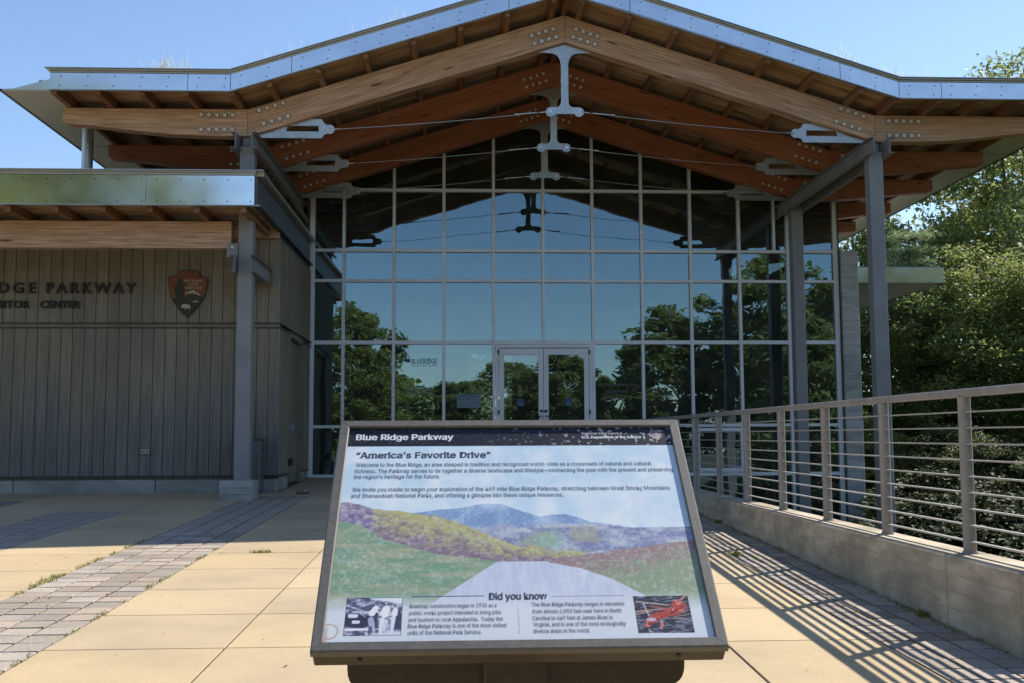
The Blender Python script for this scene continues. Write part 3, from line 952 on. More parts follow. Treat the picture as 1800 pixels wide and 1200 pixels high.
# ---------------- double door
def door(x0, x1, hs):
    """x0..x1 leaf; hs = +1 handle at right"""
    d = MB()
    z0, z1 = gz(YG) + .03, 3.27
    sw = .085
    d.box(x0, x0 + sw, YG - .02, YG + .03, z0, z1, ch=.003)
    d.box(x1 - sw, x1, YG - .02, YG + .03, z0, z1, ch=.003)
    d.box(x0 + sw, x1 - sw, YG - .019, YG + .029, z1 - .12, z1, ch=.003)
    d.box(x0 + sw, x1 - sw, YG - .019, YG + .029, z0, z0 + .26, ch=.003)
    lf = HB(d, 'door', 'alu')
    def K(b, n, mt_): return b.build(n, mt_, lf)
    K(MB().box(x0 + sw - .01, x1 - sw + .01, YG + .002, YG + .010, z0 + .25, z1 - .11), 'door_glass', 'glass')
    g = MB()
    for (a, b_, c, e) in ((x0 + sw, x1 - sw, z1 - .137, z1 - .12), (x0 + sw, x1 - sw, z0 + .26, z0 + .277), ):
        g.box(a, b_, YG - .026, YG - .004, c, e, ch=.002)
    for xx in (x0 + sw, x1 - sw - .016):
        g.box(xx, xx + .016, YG - .0265, YG - .0045, z0 + .277, z1 - .137, ch=.002)
    K(g, 'glazing_bead', 'alu')
    hx = x1 - .04 if hs > 0 else x0 + .04
    h = MB()
    dirx = -1 if hs > 0 else 1
    h.path([(hx, YG - .02, 1.86), (hx, YG - .07, 1.86), (hx + dirx * .05, YG - .085, 1.855), (hx + dirx * .075, YG - .085, 1.80), (hx + dirx * .075, YG - .085, 1.50), (hx + dirx * .05, YG - .085, 1.45), (hx, YG - .07, 1.445), (hx, YG - .02, 1.445)], [.012] * 8, 8)
    K(h, 'handle', 'dark')
    K(MB().box(hx - .035, hx + .035, YG - .027, YG - .021, 1.935, 1.985, ch=.001), 'lock_plate', 'dark')
    xh = x0 - .012 if hs > 0 else x1 + .012
    for zz in (3.19, 1.94, .9):
        K(MB().tube((xh, YG - .04, zz - .045), (xh, YG - .04, zz + .045), .017, .017, 8), 'hinge', 'dark')
    return lf
dx0, dxm, dx1 = .715, 1.640, 2.590
door(dx0, dxm - .005, 1); door(dxm + .005, dx1, -1)
b = MB()
b.box(.645, .705, YG - .02, YG + .09, gz(YG), 3.35, ch=.003); b.box(2.60, 2.675, YG - .02, YG + .09, gz(YG), 3.35, ch=.003)
b.box(.705, 2.60, YG - .019, YG + .089, 3.285, 3.35, ch=.003)
HB(b, 'door_frame', 'alu')
HB(MB().box(.65, 2.66, YG - .06, YG + .1, gz(YG) - .03, gz(YG) + .028, ch=.004), 'threshold', 'alu')

# ---------------- body of the hall, dim inside
def wallp(x0, x1, y0, y1, z0, z1, name='hall_wall', mat='room'): HB(MB().box(x0, x1, y0, y1, z0, z1), name, mat)
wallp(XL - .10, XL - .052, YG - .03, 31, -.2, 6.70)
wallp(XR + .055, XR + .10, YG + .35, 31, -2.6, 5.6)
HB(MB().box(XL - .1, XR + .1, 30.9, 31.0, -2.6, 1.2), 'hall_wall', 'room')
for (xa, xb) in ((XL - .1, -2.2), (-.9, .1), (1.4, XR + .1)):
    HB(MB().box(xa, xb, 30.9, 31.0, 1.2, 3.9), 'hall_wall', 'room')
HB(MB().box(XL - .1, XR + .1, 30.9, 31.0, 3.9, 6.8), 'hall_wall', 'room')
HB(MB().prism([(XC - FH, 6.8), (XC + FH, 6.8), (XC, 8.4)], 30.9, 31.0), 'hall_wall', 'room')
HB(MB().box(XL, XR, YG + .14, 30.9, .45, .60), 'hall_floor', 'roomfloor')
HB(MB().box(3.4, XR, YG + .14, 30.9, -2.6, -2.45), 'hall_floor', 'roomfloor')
# light shelf and bracing rods behind the glass
HB(MB().box(XL + .1, XR - .1, YG + .15, YG + .36, 4.52, 4.555), 'light_shelf', 'white')
HB(MB().box(XL + .1, XR - .1, YG + .18, YG + .20, 4.40, 4.45), 'light_shelf', 'white')
rb = [((-2.3, 4.35), (-1.2, .75)), ((-.75, 4.35), (-1.9, .75)), ((4.3, 4.2), (5.75, .7)), ((5.8, 4.2), (4.3, .7))]
for (a, c) in rb:
    HB(MB().tube((a[0], YG + .7, a[1]), (c[0], YG + .7, c[1]), .009, .009, 6), 'brace_rod', 'galv')
for x in (5.3, 6.8):
    HB(MB().box(x - .12, x + .12, 23.2, 23.44, -2.5, 6.2), 'inner_post', 'steel')

# pilaster of board-marked concrete, and trim
pl = MB(); pl.box(7.975, 8.345, YG - .12, YG + .32, -2.6, 5.33, ch=.012); pil = HB(pl, 'concrete_pilaster', 'pillarconc')
z = -1.2
while z < 5.25:
    z += random.uniform(.16, .3)
    MB().box(7.98, 8.34, YG - .1215, YG - .118, z, z + .005).build('form_line', 'dark', pil)
for xx in (7.955,):
    HB(MB().box(xx - .004, xx + .018, YG - .05, YG + .1, -2.6, 6.7), 'corner_trim', 'flash')

# downspout between the two roofs
tag(MB().tube((-6.39, 17.6, 5.5), (-6.39, 17.6, 6.79), .092, .092, 24).build('downspout', 'galv'), 'round galvanised pipe standing between the timber wing roof and the hall eave', 'pipe')

# ================================================================== TIMBER WING
wing = empty('timber_wing', (-8, 18.05, .52))
tag(wing, 'low wing clad in grey brown vertical boards with a polished metal fascia', 'building')
def WB(b, name, mat):
    o = b.build(name, mat); o.parent = wing; o.matrix_parent_inverse = Matrix.Translation(-wing.location); return o
YW = 18.05; XWR = -3.195; XWL = -13.2
bw_ = .1955
x = XWR
n = 0
board_hi = MB(); board_hi.box(.0042, bw_ - .0042, 0, .03, 3.40, 4.86, ch=.004, grain='z'); mhi = board_hi.mesh('board'); mhi.materials.append(M['siding'])
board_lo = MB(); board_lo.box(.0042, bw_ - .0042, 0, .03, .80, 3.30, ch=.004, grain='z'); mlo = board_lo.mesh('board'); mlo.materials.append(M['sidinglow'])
x = XWR - bw_
while x > XWL:
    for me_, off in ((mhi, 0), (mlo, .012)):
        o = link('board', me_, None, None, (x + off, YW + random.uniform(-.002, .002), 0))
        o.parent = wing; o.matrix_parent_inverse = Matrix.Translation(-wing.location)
    x -= bw_
# side wall boards (facing the glass hall); a recess holds the side door
y = YW + .03
YD0, YD1 = 19.28, 20.72
while y < YG - .1:
    yy = min(y + bw_, YG - .05)
    b = MB(); b.box(XWR - .03, XWR - .001, y + .0035, yy - .0035, 3.40, 4.86, ch=.003, grain='z'); WB(b, 'board', 'siding')
    if not (y + bw_ > YD0 and y < YD1):
        b = MB(); b.box(XWR - .03, XWR - .001, y + .0035, yy - .0035, .80, 3.30, ch=.003, grain='z'); WB(b, 'board', 'siding')
    y += bw_
WB(MB().box(XWL, XWR - .04, YW + .035, YW + .2, .762, 5.0), 'wall_core', 'flash')
WB(MB().box(XWR - .2, XWR - .034, YW + .205, YD0 - .05, .765, 5.0), 'wall_core', 'flash')
WB(MB().box(XWR - .2, XWR - .034, YD1 + .05, YG - .06, .785, 5.0), 'wall_core', 'flash')
WB(MB().box(XWR - .2, XWR - .034, YD0 - .05, YD1 + .05, 3.34, 5.0), 'wall_core', 'flash')
# middle band: two lips
WB(MB().box(XWL, XWR + .03, YW - .022, YW + .03, 3.372, 3.395, ch=.003), 'band_flashing', 'flash')
WB(MB().box(XWL, XWR + .01, YW - .006, YW + .03, 3.325, 3.371), 'band_flashing', 'siding')
WB(MB().box(XWL, XWR + .02, YW - .014, YW + .03, 3.302, 3.3245, ch=.003), 'band_flashing', 'flash')
for (a, c) in ((YW + .031, 19.2), (20.85, YG - .05)):
    WB(MB().box(XWR - .03, XWR + .03, a, c, 3.372, 3.395), 'band_flashing', 'flash')
    WB(MB().box(XWR - .03, XWR + .02, a, c, 3.302, 3.3245), 'band_flashing', 'flash')
    WB(MB().box(XWR - .03, XWR + .01, a, c, .765, .797), 'base_flashing', 'flash')
WB(MB().box(XWL, XWR + .008, YW + .02, YW + .05, .74, .797), 'base_flashing', 'flash')
# plinth blocks
xs_ = [XWL, -11.9, -9.9, -7.62, -5.25, XWR - .03]
for a, c in zip(xs_[:-1], xs_[1:]):
    WB(MB().box(a + .006, c - .006, YW + .035, YW + .34, gz(YW) - .1, .755, ch=.008), 'plinth_block', 'plinth')
WB(MB().box(XWR - .3, XWR - .025, YW + .345, YD0 - .06, gz(YW) - .1, .76, ch=.008), 'plinth_block', 'plinth')
WB(MB().box(XWR - .3, XWR - .025, YD1 + .06, YG - .10, gz(YW) - .1, .78, ch=.008), 'plinth_block', 'plinth')
# side door
b = MB(); b.box(XWR - .26, XWR - .02, YD0 - .055, YD0, .52, 3.34, ch=.003); b.box(XWR - .26, XWR - .02, YD1, YD1 + .055, .52, 3.34, ch=.003); b.box(XWR - .26, XWR - .02, YD0, YD1, 3.27, 3.34)
WB(b, 'side_door_frame', 'siding')
sdoor = WB(MB().box(XWR - .16, XWR - .11, YD0 + .01, YD1 - .01, .60, 3.26, ch=.003), 'side_door', 'siding')
hb = MB(); hb.tube((XWR - .11, YD0 + .12, 1.62), (XWR - .02, YD0 + .12, 1.62), .014, .014, 8); hb.tube((XWR - .03, YD0 + .12, 1.62), (XWR - .03, YD0 + .27, 1.60), .013, .01, 8)
hb.box(XWR - .11, XWR - .09, YD0 + .08, YD0 + .16, 1.45, 1.72, ch=.004)
hb.build('handle', 'stainless', sdoor)
WB(MB().box(XWR - .02, XWR + .09, YD0 - .17, YD0 - .09, 1.55, 1.70, ch=.01), 'door_operator_button', 'steel')
WB(MB().box(XWR - .02, XWR + .085, YD0 - .17, YD0 - .05, .93, 1.06, ch=.01), 'kick_button', 'dark')

# wing roof: beam, rafters, deck planks, fascia
WB(MB().box(XWL - 3, -3.74, 16.66, 16.86, 4.45, 4.885, ch=.008), 'eave_beam', 'glulam')
WB(MB().box(-4.3, XWR - .03, YW - .06, YW + .06, 4.87, 5.06, ch=.004), 'rim_board', 'plank')
xr_ = -3.42
while xr_ > XWL - 2.6:
    WB(MB().box(xr_ - .045, xr_ + .045, 16.03, 21.4, 4.892, 5.04, ch=.004, grain='y'), 'rafter', 'purlin')
    xr_ -= .716
yy = 16.01
while yy < 18.2:
    WB(MB().box(XWL - 3, XWR - .03, yy + .004, yy + .136, 5.044, 5.08), 'deck_plank', 'plank'); yy += .14
WB(MB().box(XWL - 3, XWR - .045, yy, 21.45, 5.044, 5.08), 'rear_deck', 'plank')
WB(MB().box(XWL - 3, XWR - .05, 16.01, 21.5, 5.083, 5.53), 'roof_build_up', 'cap')
fj = [XWL - 3, -13.6, -10.2, -4.905, -3.24]
fj = [XWL - 3, -12.2, -8.56, -4.905, -3.245]
for a, c in zip(fj[:-1], fj[1:]):
    pn = WB(MB().box(a + .004, c - .004, 15.97, 16.0, 5.0, 5.46, ch=.002), 'fascia_panel', 'fascia')
    x = c - .055
    while x > a + .03:
        for zz in (5.055, 5.395):
            link('screw', screw_me, None, pn, (x - wing.location.x * 0, 15.97, zz))
        x -= .358
WB(MB().box(XWL - 3, XWR + .045, 15.94, 16.02, 4.984, 4.997), 'drip_edge', 'galv')
WB(MB().box(XWL - 3, XWR - .04, 15.955, 16.02, 5.463, 5.50), 'fascia_cap', 'cap')
WB(MB().box(XWL - 3, XWR - .02, 15.935, 16.4, 5.502, 5.525), 'fascia_cap', 'cap')
WB(MB().box(XWL - 3, XWR + .09, 15.91, 16.4, 5.528, 5.54), 'cap_sheet', 'galv')
for a, c in ((16.003, 18.2), (18.2, 20.4), (20.4, YG - .08)):
    WB(MB().box(XWR - .045, XWR - .015, a + .004, c - .004, 5.0, 5.46, ch=.002), 'side_fascia_panel', 'bin')  # dark base colour stands in for the dim hall these panels mirror
WB(MB().box(XWR - .06, XWR + .045, 16.021, YG - .07, 4.975, 4.996), 'drip_edge', 'dark')
WB(MB().box(XWR - .06, XWR + .085, 16.021, YG - .07, 5.463, 5.53), 'fascia_cap', 'cap')
# brackets at the hall post
for d in (-1, 1):
    b = MB(); channel(b, xp + d * .122, 4.02 + .02, 4.31, 16.42, 18.02, d, fw=.08); WB(b, 'bracket_channel', 'steel')
b = MB(); b.box(xp - .285, xp - .117, 16.62, 16.634, 4.30, 4.52, ch=.002); br = WB(b, 'beam_bracket', 'steel')
MB().tube((xp - .2, 16.62, 4.46), (xp - .2, 16.60, 4.46), .024, .022, 8).build('bolt', 'bolt', br)
br.location = (0, 0, 0)

# things fixed to the wing wall -------------------------------------------------
sgn = empty('wall_lettering', (-7.2, YW - .03, 3.8)); tag(sgn, 'dark raised capital letters fixed to the upper boards of the timber wing', 'lettering')
def wall_word(s, x0, x1, zb, h, bd):
    off = 0.0
    glyph_bank(s, off, .02)
    key0 = (round(off, 4), .02, FONT.name if FONT else '')
    # layout with wide tracking
    V0, _ = text_geo(s, width=None, height=h, offset=off, extrude=.02)
    natural = V0[:, 0].max()
    track = (x1 - x0 - natural) / max(1, len(s) - 1)
    sc = h / .729
    x = x0; first = True
    for c in s:
        v, f, adv = _gl[(c, key0)]
        if len(v):
            if first: x -= v[:, 0].min() * sc; first = False
            me = bpy.data.meshes.new('letter')
            vv, ff = embolden(v * np.array([sc, sc, .9]), f, bd * h, .0006)
            pts = [(x + a[0], YW - .022 - a[2], zb + a[1]) for a in vv]
            me.from_pydata(pts, [], ff)
            o = link('letter', me, 'letter'); o.parent = sgn; o.matrix_parent_inverse = Matrix.Translation(-sgn.location)
        x += adv * sc + track
UI_FONT = FONT; FONT = None
wall_word('PARKWAY', -7.155, -5.66, 3.905, .178, .032)
wall_word('BLUE RIDGE', -9.30, -7.345, 3.905, .178, .032)
wall_word('CENTER', -7.25, -6.59, 3.648, .122, .030)
wall_word('VISITOR', -8.14, -7.44, 3.648, .122, .030)

FONT = UI_FONT
# arrowhead plaque
em = empty('arrowhead_emblem', (-4.77, YW - .03, 3.9)); tag(em, 'brown arrowhead shaped emblem with tree, snowy peak and white bison on the timber wall', 'emblem')
def ez(p):   # zoomed drawing units -> wall metres
    sc = 1 / 10.906 * (18.0 / 1830.07)
    return ((p[0] - 875) * sc - 4.765, 3.905 - (p[1] - 630) * sc)
arrow = [(500,320),(530,295),(580,285),(640,300),(665,290),(668,235),(700,210),(780,185),(880,175),(980,183),(1050,205),(1085,235),(1105,270),(1080,285),(1100,305),(1180,315),(1235,335),(1255,370),(1250,460),(1235,540),(1210,640),(1180,720),(1130,800),(1080,880),(1010,960),(940,1040),(900,1085),(870,1090),(820,1060),(760,1000),(700,930),(650,860),(600,790),(560,700),(530,600),(510,480),(500,400)]
def em_part(name, pts, y0, y1, mat):
    o = MB().prism([ez(p) for p in pts], YW - y1, YW - y0).build(name, mat); o.parent = em; o.matrix_parent_inverse = Matrix.Translation(-em.location); return o
em_part('emblem_back', arrow, .01, .035, 'emgreen')
ins = [(875 + (a - 875) * .965, 630 + (b - 630) * .97) for a, b in arrow]
em_part('emblem_face', ins, .036, .042, 'emred')
lower = [(548, 690), (600, 720), (660, 740), (720, 745), (790, 740), (840, 690), (900, 660), (985, 610), (1060, 650), (1140, 700), (1178, 700), (1120, 795), (1070, 870), (1000, 950), (930, 1030), (897, 1070), (872, 1074), (825, 1045), (765, 988), (708, 918), (658, 850), (608, 780), (570, 715)]
em_part('mountain', lower, .043, .046, 'emearth')
low2 = [(600, 760), (700, 780), (800, 770), (900, 790), (1000, 770), (1130, 780), (1070, 868), (1000, 948), (930, 1028), (897, 1066), (872, 1070), (825, 1041), (765, 984), (708, 914), (658, 846), (610, 778)]
em_part('meadow', low2, .047, .049, 'emgreen')
tree_p = [(690, 350), (720, 345), (735, 365), (740, 400), (785, 410), (790, 440), (780, 470), (790, 500), (780, 540), (800, 570), (790, 610), (815, 640), (800, 690), (830, 740), (780, 770), (700, 790), (640, 740), (650, 690), (625, 650), (640, 610), (620, 570), (645, 540), (640, 500), (660, 470), (655, 440), (685, 420), (680, 380)]
em_part('tree_shape', tree_p, .050, .053, 'emgreen')
em_part('snow_cap', [(830, 655), (850, 620), (900, 600), (985, 568), (1040, 610), (1090, 645), (1135, 690), (1100, 675), (1060, 665), (1040, 640), (1020, 635), (990, 665), (980, 625), (960, 620), (920, 660), (915, 630), (880, 635), (850, 655)], .047, .0495, 'emwhite')
em_part('lake', [(948, 795), (1000, 778), (1082, 775), (1070, 805), (1010, 803)], .050, .052, 'emwhite')
em_part('cloud', [(598, 690), (620, 678), (645, 680), (642, 694)], .054, .056, 'emwhite')
em_part('bison', [(760, 880), (775, 855), (800, 848), (830, 838), (870, 850), (915, 855), (935, 880), (930, 940), (918, 945), (908, 915), (875, 915), (850, 948), (838, 925), (800, 915), (770, 918), (762, 900)], .050, .052, 'emwhite')
for s_, x0, x1, yb in (('NATIONAL', 800, 1170, 412), ('PARK', 890, 1080, 478), ('SERVICE', 828, 1145, 546)):
    a = ez((x0, yb)); c = ez((x1, yb))
    o = place_text('lettering', s_, (a[0], YW - .0445, a[1]), (1, 0, 0), (0, 0, 1), (0, -1, 0), 'emwhite', None, width=c[0] - a[0], height=42 / 10.906 * 18.0 / 1830.07, bold=.03, dz=.0002)
    o.parent = em; o.matrix_parent_inverse = Matrix.Translation(-em.location)

# outlet box
ob = empty('wall_outlet', (-5.42, YW - .03, 1.21)); tag(ob, 'small twin metal outlet box low on the timber boards', 'outlet')
for xx, nm in ((-5.487, 'cover'), (-5.417, 'cover')):
    o = MB().box(xx, xx + .064, YW - .045, YW - .004, 1.17, 1.25, ch=.006).build(nm, 'outlet'); o.parent = ob; o.matrix_parent_inverse = Matrix.Translation(-ob.location)
    o2 = MB().tube((xx + .032, YW - .047, 1.21), (xx + .032, YW - .0445, 1.21), .018, .018, 10).build('socket', 'dark', o)

# bin between post and wall
bn = empty('metal_bin', (-3.59, 17.8, .51)); tag(bn, 'tall dark grey metal bin standing behind the left steel post', 'bin')
for nm, bx, mt_ in (('bin_body', (-3.80, -3.405, 17.60, 17.97, .52, 1.40), 'bin'), ('lid', (-3.81, -3.395, 17.59, 17.98, 1.403, 1.44), 'bin'), ('base_ring', (-3.79, -3.415, 17.61, 17.96, .505, .519), 'rubber')):
    o = MB().box(*bx, ch=.012 if nm != 'base_ring' else .003).build(nm, mt_); o.parent = bn; o.matrix_parent_inverse = Matrix.Translation(-bn.location)
# dog bowl
bl = empty('dog_bowl', (-2.70, 17.65, gz(17.65))); tag(bl, 'small stainless steel bowl on the shaded concrete beside the paver band', 'bowl')
prf = [(.105, 0), (.112, .01), (.098, .062), (.101, .068), (.092, .068), (.082, .02), (0.001, .018)]
def lathe(prf, n=28):
    b = MB(); vs = []; fs = []
    for r_, z_ in prf:
        for k in range(n):
            t = 2 * math.pi * k / n; vs.append((r_ * math.cos(t), r_ * math.sin(t), z_))
    for i in range(len(prf) - 1):
        for k in range(n): fs.append((i * n + k, i * n + (k + 1) % n, (i + 1) * n + (k + 1) % n, (i + 1) * n + k))
    b.add(vs, fs, None, True); return b
o = lathe(prf).build('bowl_body', 'stainless', bl)
o = lathe([(.107, 0), (.115, .002), (.115, .014), (.109, .016)]).build('rubber_foot', 'rubber', bl)

# ================================================================== SMALL CANOPY BEHIND, RIGHT
cp = empty('rear_canopy', (9.5, 23, -2)); tag(cp, 'low flat metal edged canopy projecting right of the concrete pilaster', 'canopy')
def CB(b, n, mt_):
    o = b.build(n, mt_); o.parent = cp; o.matrix_parent_inverse = Matrix.Translation(-cp.location); return o
CB(MB().box(8.2, 10.64, 22.53, 29, 4.79, 5.09), 'roof_slab', 'white')
for a, c in ((8.2, 9.35), (9.35, 10.66)):
    CB(MB().box(a + .003, c - .003, 22.5, 22.527, 4.78, 5.12, ch=.002), 'fascia_panel', 'fascia')
CB(MB().box(10.642, 10.67, 22.53, 29, 4.78, 5.12), 'side_fascia', 'galv')
CB(MB().box(8.2, 10.68, 22.49, 29, 5.122, 5.135), 'cap_sheet', 'galv')
CB(MB().box(8.25, 8.45, 24, 28.8, -2.6, 4.788), 'support_wall', 'pillarconc')

# ================================================================== RETAINING WALL AND RAILING
wl = empty('retaining_wall', (3.3, 12, .3)); tag(wl, 'low board marked concrete wall along the right edge of the plaza carrying the railing', 'wall')
def RB(b, n, mt_):
    o = b.build(n, mt_); o.parent = wl; o.matrix_parent_inverse = Matrix.Translation(-wl.location); return o
WX0, WX1, WZ = 3.18, 3.48, .66
wj = [5.93, 6.857, 9.482, 12.19, 14.87, 17.5, 21.5]
for a, c in zip(wj[:-1], wj[1:]):
    RB(MB().box(WX0, WX1, a + .006, c - .006, -2.4, WZ, ch=.014), 'wall_section', 'wallconc')
    for z in (.08, .195, .31, .425, .54):
        if z > gz(a) + .02:
            y = a + .02
            while y < c - .1:
                e = min(c - .02, y + random.uniform(.35, 1.6)); zz = z + random.uniform(-.004, .004)
                if random.random() < .8: RB(MB().box(WX0 - .0012, WX0 + .002, y, e, zz, zz + random.uniform(.0015, .004)), 'form_line', 'seam')
                y = e + random.uniform(.0, .25)
# wall end cap piece
RB(MB().box(WX0 + .004, WX1 - .004, 5.885, 5.93, -2.4, WZ - .01, ch=.014), 'wall_end', 'wallconc')

rail = empty('railing', (3.33, 12, WZ)); tag(rail, 'grey metal railing of round posts and thin horizontal bars on the low concrete wall', 'railing')
def LB(b, n, mt_='railpaint'):
    o = b.build(n, mt_); o.parent = rail; o.matrix_parent_inverse = Matrix.Translation(-rail.location); return o
RX = 3.355; ZR = 1.752
YP0, YPS = 6.87, 1.3606
py = [YP0 + k * YPS for k in range(-1, 11)]
for k, y in enumerate(py):
    b = MB(); z0 = WZ + .001 if y > 5.9 else -2.2
    b.tube((RX, y, z0), (RX, y, ZR - .055), .0415, .0415, 20, cap=True)
    p = LB(b, 'rail_post')
    if y > 5.9:
        MB().tube((RX, y, WZ + .0005), (RX, y, WZ + .012), .052, .050, 20).build('base_collar', 'railpaint', p)
b = MB(); b.box(RX - .032, RX + .032, 4.2, 21.55, ZR - .055, ZR, ch=.008); LB(b, 'top_rail')
nrod = 9
zrods = [1.597 - .1072 * k for k in range(nrod)]
for z in zrods:
    for a, c in zip(py[:-1], py[1:]):
        LB(MB().box(RX - .018, RX + .018, a + .038, c - .038, z - .005, z + .005, ch=.0015), 'rail_bar', 'rod')
    LB(MB().box(RX - .018, RX + .018, 4.2, py[0] - .038, z - .005, z + .005, ch=.0015), 'rail_bar', 'rod')

# pale sloping coping beyond the wall, lower right
bb = MB(); bb.prism([(4.6, -.35), (6.9, .52), (6.9, .42), (4.6, -.47)], 7.6, 7.9, 'y'); 
lowwall = MB(); lowwall.prism([(7.4, .55), (10.2, .05), (10.2, -2.4), (7.4, -2.4)], 4.55, 4.8, 'x', ch=.012)
tag(lowwall.build('ramp_wall', 'wallconc'), 'pale sloping concrete wall just beyond the railing at the lower right', 'wall')

# ================================================================== WAYSIDE SIGN
ws = empty('wayside_sign', (.127, 2.75, gz(2.75))); tag(ws, 'tilted parkway information panel in a grey bronze frame on a brown pedestal', 'sign')
P0 = np.array([-.348, 2.406, .9696]); Dv = np.array([0, .7177, .69635]); Nv = np.array([0, -.69635, .7177]); Ux = np.array([1, 0, 0.])
def sp(u, v, n): return tuple(P0 + Ux * u + Dv * v + Nv * n)
def SBx(b, n, mt_, parent=None):
    # b in sign coordinates (u, v, n)
    b.v = [sp(*p) for p in b.v]
    # mirrored handedness is avoided: (u, v, n) is right handed
    o = b.build(n, mt_)
    if parent is None:
        o.parent = ws; o.matrix_parent_inverse = Matrix.Translation(-ws.location)
    else: o.parent = parent
    return o
SW, SH, FW = .952, .757, .027
fr_b = MB()
def mitre(b, pts_out, pts_in, n0, n1, nin):
    """one side of the frame: outer edge a-b, inner edge c-d"""
    (a, b_), (c, d) = pts_out, pts_in
    e = .004
    vs = [(*a, n0), (*b_, n0), (*b_, n1 - e), (*a, n1 - e), (*d, n0), (*c, n0)]
    def lerp(p, q, t): return (p[0] + (q[0] - p[0]) * t, p[1] + (q[1] - p[1]) * t)
    ao, bo = lerp(a, c, .14), lerp(b_, d, .14)
    ai, bi = lerp(a, c, .90), lerp(b_, d, .90)
    vs += [(*ao, n1), (*bo, n1), (*bi, n1), (*ai, n1), (*d, n1 - e * .7), (*c, n1 - e * .7)]
    # 6 ao,7 bo,8 bi,9 ai,10 d,11 c
    fs = [(0, 1, 2, 3), (3, 2, 7, 6), (6, 7, 8, 9), (9, 8, 10, 11), (11, 10, 4, 5), (5, 4, 1, 0), (0, 3, 6, 9, 11, 5), (1, 4, 10, 8, 7, 2)]
    b.add(vs, fs)
i0, j0, i1, j1 = FW, FW, SW - FW, SH - FW
g = .0006
sides = [(((g, 0), (SW - g, 0)), ((i0 + g, j0), (i1 - g, j0))), (((SW, g), (SW, SH - g)), ((i1, j0 + g), (i1, j1 - g))),
         (((SW - g, SH), (g, SH)), ((i1 - g, j1), (i0 + g, j1))), (((0, SH - g), (0, g)), ((i0, j1 - g), (i0, j0 + g)))]
for o_, i_ in sides:
    b = MB(); mitre(b, o_, i_, -.020, .0, 0); SBx(b, 'frame_rail', 'signframe')
b = MB(); b.box(.004, SW - .004, .003, SH - .003, -.060, -.0205, ch=.003); tray = SBx(b, 'sign_tray', 'signbase')
for u in (.11, .84):
    c = MB(); c.tube((u, .0035, -.036), (u, .001, -.036), .0055, .0055, 10); SBx(c, 'screw_hole', 'rubber')

# printed panel: a fine grid carrying its print as colour
def lin(c): return np.where(c <= .04045, c / 12.92, ((c + .055) / 1.055) ** 2.4)
def vnoise(u, v, sc, seed, oct=4):
    r = np.random.default_rng(seed); tot = np.zeros_like(u); amp = 1; norm = 0
    for o in range(oct):
        N = 256; g_ = r.random((N, N)); x = u * sc * 2 ** o + 17.3 * o; y = v * sc * 2 ** o + 5.1 * o
        xi = np.floor(x).astype(int); yi = np.floor(y).astype(int); fx = x - xi; fy = y - yi
        fx = fx * fx * (3 - 2 * fx); fy = fy * fy * (3 - 2 * fy)
        a = g_[xi % N, yi % N]; b = g_[(xi + 1) % N, yi % N]; c = g_[xi % N, (yi + 1) % N]; d = g_[(xi + 1) % N, (yi + 1) % N]
        tot += amp * ((a * (1 - fx) + b * fx) * (1 - fy) + (c * (1 - fx) + d * fx) * fy); norm += amp; amp *= .55
    return tot / norm
NU, NVv = 640, 490
uu = np.linspace(.022, .930, NU); vv = np.linspace(.022, .735, NVv)
U, V = np.meshgrid(uu, vv)
def curve(pts, u): p = np.array(pts); return np.interp(u, p[:, 0], p[:, 1])
far = [(.02, .385), (0.2321, .4184), (0.28, .4272), (.3445, .4337), (.3769, .4427), (.4095, .4467), (.4474, .4435), (.4846, .4251), (.5163, .4106), (.5427, .4011), (.57, .4065), (.6025, .4097), (.6341, .4001), (.6701, .3808), (.7229, .3732), (.7752, .3622), (.8558, .3627), (.9313, .364)]
mid = [(0.371, 0.3632), (0.4295, 0.3764), (0.4822, 0.3654), (0.5359, 0.3752), (0.5681, 0.3784), (0.6697, 0.3773), (0.7751, 0.3608), (0.9309, 0.3619)]
bank = [(0.0236, 0.4548), (0.0532, 0.4545), (0.1138, 0.4324), (0.1299, 0.4308), (0.1892, 0.421), (0.2698, 0.406), (0.3233, 0.3879), (0.3762, 0.3597), (0.418, 0.3353), (0.4695, 0.3078), (0.4953, 0.3009), (0.5113, 0.3073), (0.542, 0.297), (0.5667, 0.2769), (0.5988, 0.2897), (0.635, 0.2859), (0.6494, 0.2726), (.66, .2), (.94, .1)]
bankb = [(0.0243, 0.3911), (0.086, 0.3766), (0.1413, 0.3317), (0.2205, 0.3008), (0.2829, 0.2803), (0.3754, 0.2661), (0.4266, 0.2558), (0.5292, 0.2545), (0.5706, 0.2572), (.65, .25)]
rfd = [(.56, .2572), (0.5706, 0.2572), (0.6339, 0.2728), (0.7401, 0.2913), (0.8476, 0.3081), (0.9236, 0.3194)]
roadL = [(.0, .05), (0.20, 0.07), (0.271, 0.1336), (0.2952, 0.1543), (0.3497, 0.1965), (0.4266, 0.2558)]
roadR = [(0.5548, 0.2523), (0.6305, 0.2339), (0.704, 0.2013), (0.7741, 0.1538), (.84, .10), (.95, .02)]
n1 = vnoise(U, V, 18, 1); n2 = vnoise(U, V, 70, 2, 3); n3 = vnoise(U, V, 150, 3, 2); n4 = vnoise(U, V, 7, 4); n5 = vnoise(U, V * 2.6, 26, 5)
C = np.zeros(U.shape + (3,))
def put(mask, col):
    col = np.broadcast_to(np.array(col, float), C.shape) if np.ndim(col) <= 1 else col
    mk = np.clip(mask, 0, 1)[..., None]
    C[:] = C * (1 - mk) + (col / 255.0) * mk
def mixc(a, b, t): t = np.clip(t, 0, 1)[..., None]; return np.array(a, float) * (1 - t) + np.array(b, float) * t
put(np.ones_like(U), mixc((150, 188, 226), (196, 216, 236), (n1 - .3) * 2 + (.45 - V) * .8))
